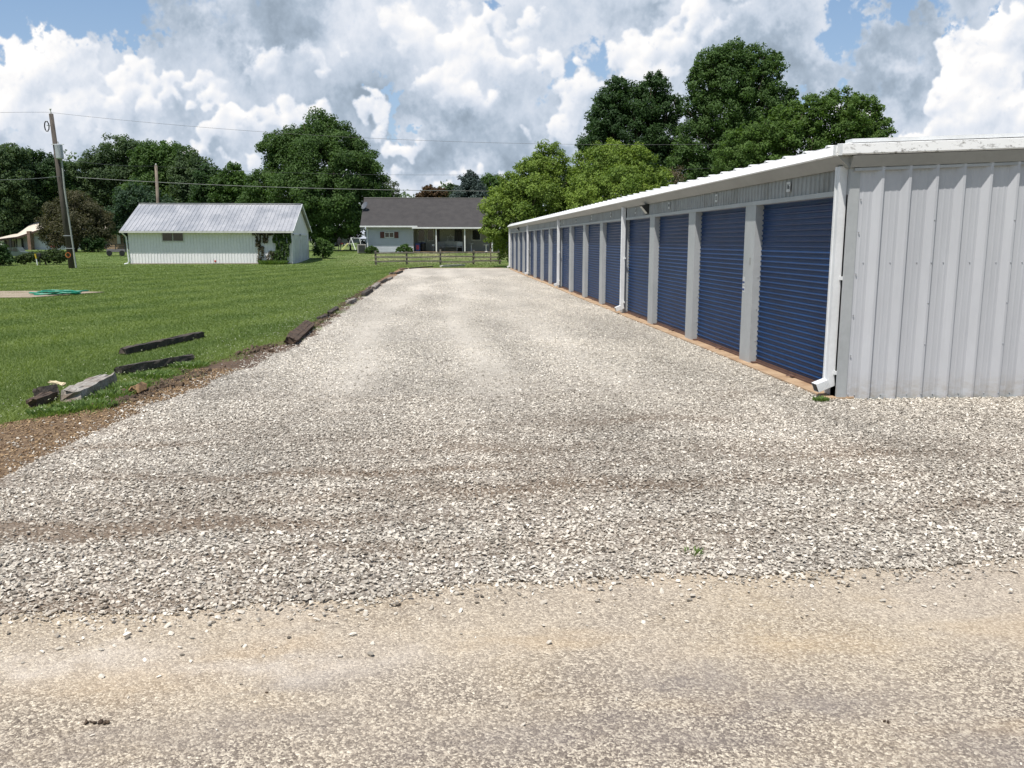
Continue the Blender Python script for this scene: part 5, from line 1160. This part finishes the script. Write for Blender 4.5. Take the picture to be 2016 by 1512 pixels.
# ------------------------------------------------------------------ vehicles and yard things, all far away
def truck(px, py, Y, L_, label, paint, name='pickup_truck', cat='pickup truck', facing=1, hgt=1.75, z0=None, rot=0):
    x = at(px, py, Y).x; z0 = float(gz(x, Y)) if z0 is None else z0; r = root(name, label, cat, (x, Y, z0)); s = L_/5.4; f_ = facing
    ht = hgt/1.75
    prof = [(-2.7,.55),(-2.7,1.05),(-.7,1.08),(-.62,1.1),(-.45,1.68),(.75,1.75),(1.15,1.2),(1.3,1.12),(2.55,1.02),(2.7,.9),(2.7,.5),(2.25,.5),(2.1,.85),(1.5,.85),(1.35,.5),(-1.2,.5),(-1.35,.85),(-1.95,.85),(-2.1,.5)]
    if name == 'car': prof = [(-2.6,.5),(-2.6,.95),(-2.0,1.02),(-1.5,1.4),(.3,1.45),(1.1,1.0),(2.5,.9),(2.6,.75),(2.6,.4),(2.25,.4),(2.1,.75),(1.5,.75),(1.35,.4),(-1.2,.4),(-1.35,.75),(-1.95,.75),(-2.1,.4)]
    P = [(x+a*s*f_, z0+b_*s*ht) for a, b_ in prof]; n = len(P); w_ = .95*s
    mb = MB(); c = (x, z0+.8*s)
    mb.add([(a, Y-w_, b_) for a, b_ in P]+[(a, Y+w_, b_) for a, b_ in P], [(i, (i+1) % n, n+(i+1) % n, n+i) for i in range(n)]+[tuple(range(n)), tuple(range(2*n-1, n-1, -1))])
    mb.build('body', paint, r)
    wz = z0+(1.2 if name != 'car' else 1.05)*s*ht; wt = z0+(1.62 if name != 'car' else 1.36)*s*ht
    for a, b_ in ((-.42, .05), (.12, .72)):
        MB().add([(x+a*s*f_, Y-w_-.012, wz), (x+(b_+.15*(b_ > .5))*s*f_, Y-w_-.012, wz), (x+b_*s*f_, Y-w_-.012, wt), (x+(a+.08)*s*f_, Y-w_-.012, wt)], [(0,1,2,3)]).build('side_window', glass, r)
    for a in (-1.65, 1.8):
        wh = MB().tube([(x+a*s*f_, Y-w_-.03, z0+.38*s), (x+a*s*f_, Y-w_+.22, z0+.38*s)], .38*s, 14).build('wheel', black, r); MB().tube([(x+a*s*f_, Y-w_-.045, z0+.38*s), (x+a*s*f_, Y-w_-.032, z0+.38*s)], .2*s, 10).build('hubcap', galv, wh)
        MB().tube([(x+a*s*f_, Y+w_-.22, z0+.38*s), (x+a*s*f_, Y+w_, z0+.38*s)], .38*s, 12).build('wheel', black, r)
    MB().box(x+2.71*s*f_, x+2.74*s*f_, Y-w_+.05, Y-w_+.35, z0+.78*s*ht, z0+.92*s*ht).build('headlight', offwhite, r)
    return r
truck(689, 477, 106, 2.6*1.0+2.4, 'white pickup truck parked behind the big maple', white, hgt=1.7, facing=-1, z0=1.1)
truck(661, 478, 109, 3.6, 'red car mostly behind the maple trunk left of the white truck', M('car_red', (.25,.02,.02), .4), 'car', 'car', z0=1.1)
truck(30, 500, 75, 2.9, 'dark green grey pickup behind the hedge at far left', M('car_green', (.06,.09,.08), .4, (.05,.07,.06), 2), hgt=1.9)
# utility cart by the shed
x = at(226, 486, 80).x; z = float(gz(x, 80)); ct = root('utility_cart', 'dark flatbed utility cart left of the shed', 'cart', (x, 80, z))
MB().box(x-.6, x+1.0, 79.6, 80.4, z+.35, z+.6).build('bed', M('cart_grey', (.16,.15,.16), .6), ct); 
rl = MB()
for a in (-.6, .2, 1.0): rl.bar((x+a, 79.6, z+.6), (x+a, 79.6, z+1.05), .05, .05)
rl.bar((x-.6, 79.6, z+1.05), (x+1.0, 79.6, z+1.05), .05, .05).bar((x-.6, 79.6, z+.82), (x+1.0, 79.6, z+.82), .04, .04).build('side_rail', dark, ct)
for a in (-.35, .75): MB().tube([(x+a, 79.5, z+.24), (x+a, 79.62, z+.24)], .24, 12).build('wheel', black, ct)
# marker post, mailbox
p = at(72, 516, 65.5); mp = root('marker_post', 'white marker post with a yellow top in front of the hedge', 'post', (p.x, 65.5, 0)); MB().tube([(p.x+.06, 65.5, -.05), (p.x, 65.5, .5)], .045, 8).build('post', white, mp); MB().tube([(p.x, 65.5, .5), (p.x-.05, 65.5, .85)], .06, 8).build('yellow_sleeve', M('yellow', (.55,.38,.03), .5), mp)
p = at(77, 500, 65.7); mb_ = root('meter_box', 'small dark box on a post beside the yellow marker', 'box', (p.x, 65.7, 0)); MB().box(p.x-.13, p.x+.13, 65.6, 65.8, .62, .88).build('box', dark, mb_, bevel=.02); MB().box(p.x-.03, p.x+.03, 65.67, 65.73, 0, .62).build('post', dark, mb_)
p = at(105, 490, 98); mbx = root('mailbox', 'red mailbox on a dark post in front of the white barn', 'mailbox', (p.x, 98, .7)); MB().box(p.x-.2, p.x+.25, 97.85, 98.1, 1.02, 1.2).tube([(p.x-.2, 97.98, 1.2), (p.x+.25, 97.98, 1.2)], .125, 10).build('box', M('mail_red', (.22,.03,.04), .5), mbx); MB().box(p.x-.05, p.x+.05, 97.9, 98.0, .65, 1.02).build('post', dark, mbx)
# swing set with slide
def P_(px, py, Y): return at(px, py, Y)
Yq = 90; x = at(690, 480, Yq).x; z = float(gz(x, Yq)); sw = root('swing_set', 'white framed swing set with a yellow slide left of the house', 'swing set', (x, Yq, z))
T0 = at(691, 468, Yq); MB().tube([at(700,492,Yq-.6), T0], .035, 6).tube([at(685,489,Yq+.8), T0], .035, 6).tube([T0, at(708,469.5,Yq+1)], .035, 6).tube([at(708,469.5,Yq+1), at(712,490,Yq+.6)], .03, 6).build('frame', white, sw)
MB().add([tuple(at(672,492,Yq-.3)), tuple(at(676,492,Yq-.3)), tuple(at(686,480,Yq-.3)), tuple(at(683,480,Yq-.3)), tuple(at(672,491,Yq+.2)), tuple(at(676,491,Yq+.2)), tuple(at(686,479,Yq+.2)), tuple(at(683,479,Yq+.2))], [(3,2,1,0),(4,5,6,7),(0,1,5,4),(1,2,6,5),(2,3,7,6),(3,0,4,7)]).build('slide', M('slide_yellow', (.52,.55,.20), .5), sw)
MB().bar(at(683,480,Yq), at(693,480,Yq), .5, .06).build('platform', offwhite, sw)
# person in dark clothes standing left of the slide
def person(px, py, Y, h_, label):
    x = at(px, py, Y).x; z = at(px, py, Y).z; s = h_/1.75; J = dict(pel=(0,0,.95), wst=(0,0,1.12), chs=(0,0,1.34), nk=(0,0,1.5), hd_=(0,-.01,1.58), tp=(0,-.01,1.70),
      ls=(-.19,0,1.42), le=(-.24,.02,1.14), lh=(-.22,-.06,.90), lf=(-.21,-.08,.80), rs=(.19,0,1.42), re=(.24,.02,1.14), rh=(.22,-.06,.90), rf=(.21,-.08,.80),
      lhp=(-.10,0,.90), lk=(-.11,-.01,.50), la=(-.12,.02,.09), lt=(-.13,-.14,.04), rhp=(.10,0,.90), rk=(.11,-.02,.50), ra=(.13,.02,.09), rt_=(.14,-.14,.04))
    R_ = dict(pel=.15, wst=.13, chs=.16, nk=.06, hd_=.085, tp=.075, ls=.07, le=.045, lh=.035, lf=.03, rs=.07, re=.045, rh=.035, rf=.03, lhp=.095, lk=.06, la=.045, lt=.035, rhp=.095, rk=.06, ra=.045, rt_=.035)
    E = [('pel','wst'),('wst','chs'),('chs','nk'),('nk','hd_'),('hd_','tp'),('chs','ls'),('ls','le'),('le','lh'),('lh','lf'),('chs','rs'),('rs','re'),('re','rh'),('rh','rf'),('pel','lhp'),('lhp','lk'),('lk','la'),('la','lt'),('pel','rhp'),('rhp','rk'),('rk','ra'),('ra','rt_')]
    ks = list(J); me = bpy.data.meshes.new('person'); me.from_pydata([Vector(J[k])*s for k in ks], [(ks.index(a), ks.index(b_)) for a, b_ in E], [])
    o = bpy.data.objects.new('person', me); o.location = (x, Y, z); COL.objects.link(o); ORG[o.name] = Vector((x, Y, z)); o.modifiers.new('skin', 'SKIN'); me.materials.append(M('dark_clothes', (.018,.018,.022), .9))
    for i, k in enumerate(ks): me.skin_vertices[0].data[i].radius = (R_[k]*s, R_[k]*s*.8)
    me.skin_vertices[0].data[0].use_root = True; sb = o.modifiers.new('sub', 'SUBSURF'); sb.levels = 1; sb.render_levels = 2
    tag(o, label, 'person'); return o
person(669, 495.5, 80, 1.38, 'dark clothed figure standing in the shade under the maple')
# far building behind the maple
q0 = at(636, 458, 115); fb = root('white_outbuilding', 'small white outbuilding glimpsed behind the maple trunk', 'building', (q0.x, 115, 1))
MB().box(at(618,458,115).x, at(648,458,115).x, 115, 119, .8, at(640,460,115).z).build('wall', barnw, fb); MB().box(at(616,458,114.8).x, at(649,458,115).x, 114.6, 119.4, at(640,460,115).z, at(640,457,115).z).build('roof', barnr, fb)
# concrete pad with a coiled green hose
pz = .02
pp = [G(a, b_, pz) for a, b_ in ((-160,586),(60,585),(205,574.5),(60,572.5),(-160,574))]
m_ = MB(); m_.add([tuple(p) for p in pp]+[(p.x, p.y, -.03) for p in pp], [(0,1,2,3,4)]+[(i, 5+i, 5+(i+1) % 5, (i+1) % 5) for i in range(5)]); o = m_.build('concrete_pad', padmat); tag(o, 'worn concrete pad set in the lawn under the green hose', 'concrete pad')
hc = G(104, 579, .03); P = []
for i in range(260):
    t = i/260; a = t*2*PI*7; rr = .30+.24*math.sin(t*9)+.08*math.sin(a*3.3); P.append(Vector((hc.x+math.cos(a)*rr*1.35+t*.4, hc.y+math.sin(a)*rr*.9, .055+t*.07+.02*math.sin(a*2.7))))
o = MB().tube(P, .026, 6).build('garden_hose', M('hose', (.012,.24,.15), .45)); tag(o, 'tangled turquoise green garden hose on the concrete pad', 'hose')
# distant tree line closing the view
def treeline(name, label, Y, x0, x1, tops, mat, leaf, n):
    x = rng.uniform(x0, x1, n); pxs = np.array([a for a, b_ in tops]); hs = np.array([b_ for a, b_ in tops]); top = np.interp(x, pxs, hs)
    top = top*(1+.10*np.sin(x*.31)+.06*np.sin(x*.83+1)+.04*np.sin(x*1.9)); z = top*rng.uniform(0, 1, n)**.55; yv = Y+rng.normal(0, 3, n)-z*.2
    cl = rng.normal(0, .6, (n, 3)); P = np.stack([x, yv, z+gz(x, yv)], -1)+cl
    P[:,2] = np.maximum(P[:,2], .6)
    V = leafcloud(P, np.tile([0,-.6,.6], (n, 1)), leaf, .3); o = npmesh(name, V, np.arange(len(V)).reshape(-1, 4), mat, None, np.repeat(np.clip(.5+.25*np.sin(x*.7)+rng.normal(0, .2, n), 0, 1), 4)); tag(o, label, None, None, 'stuff')
treeline('distant_woods', 'far band of dark woods closing the view behind the houses', 150, -130, 60, [(-130,13),(-90,14),(-60,13),(-40,9),(-20,8.2),(0,8.6),(12,10),(30,12),(60,12)], lf_far, .5, 60000)
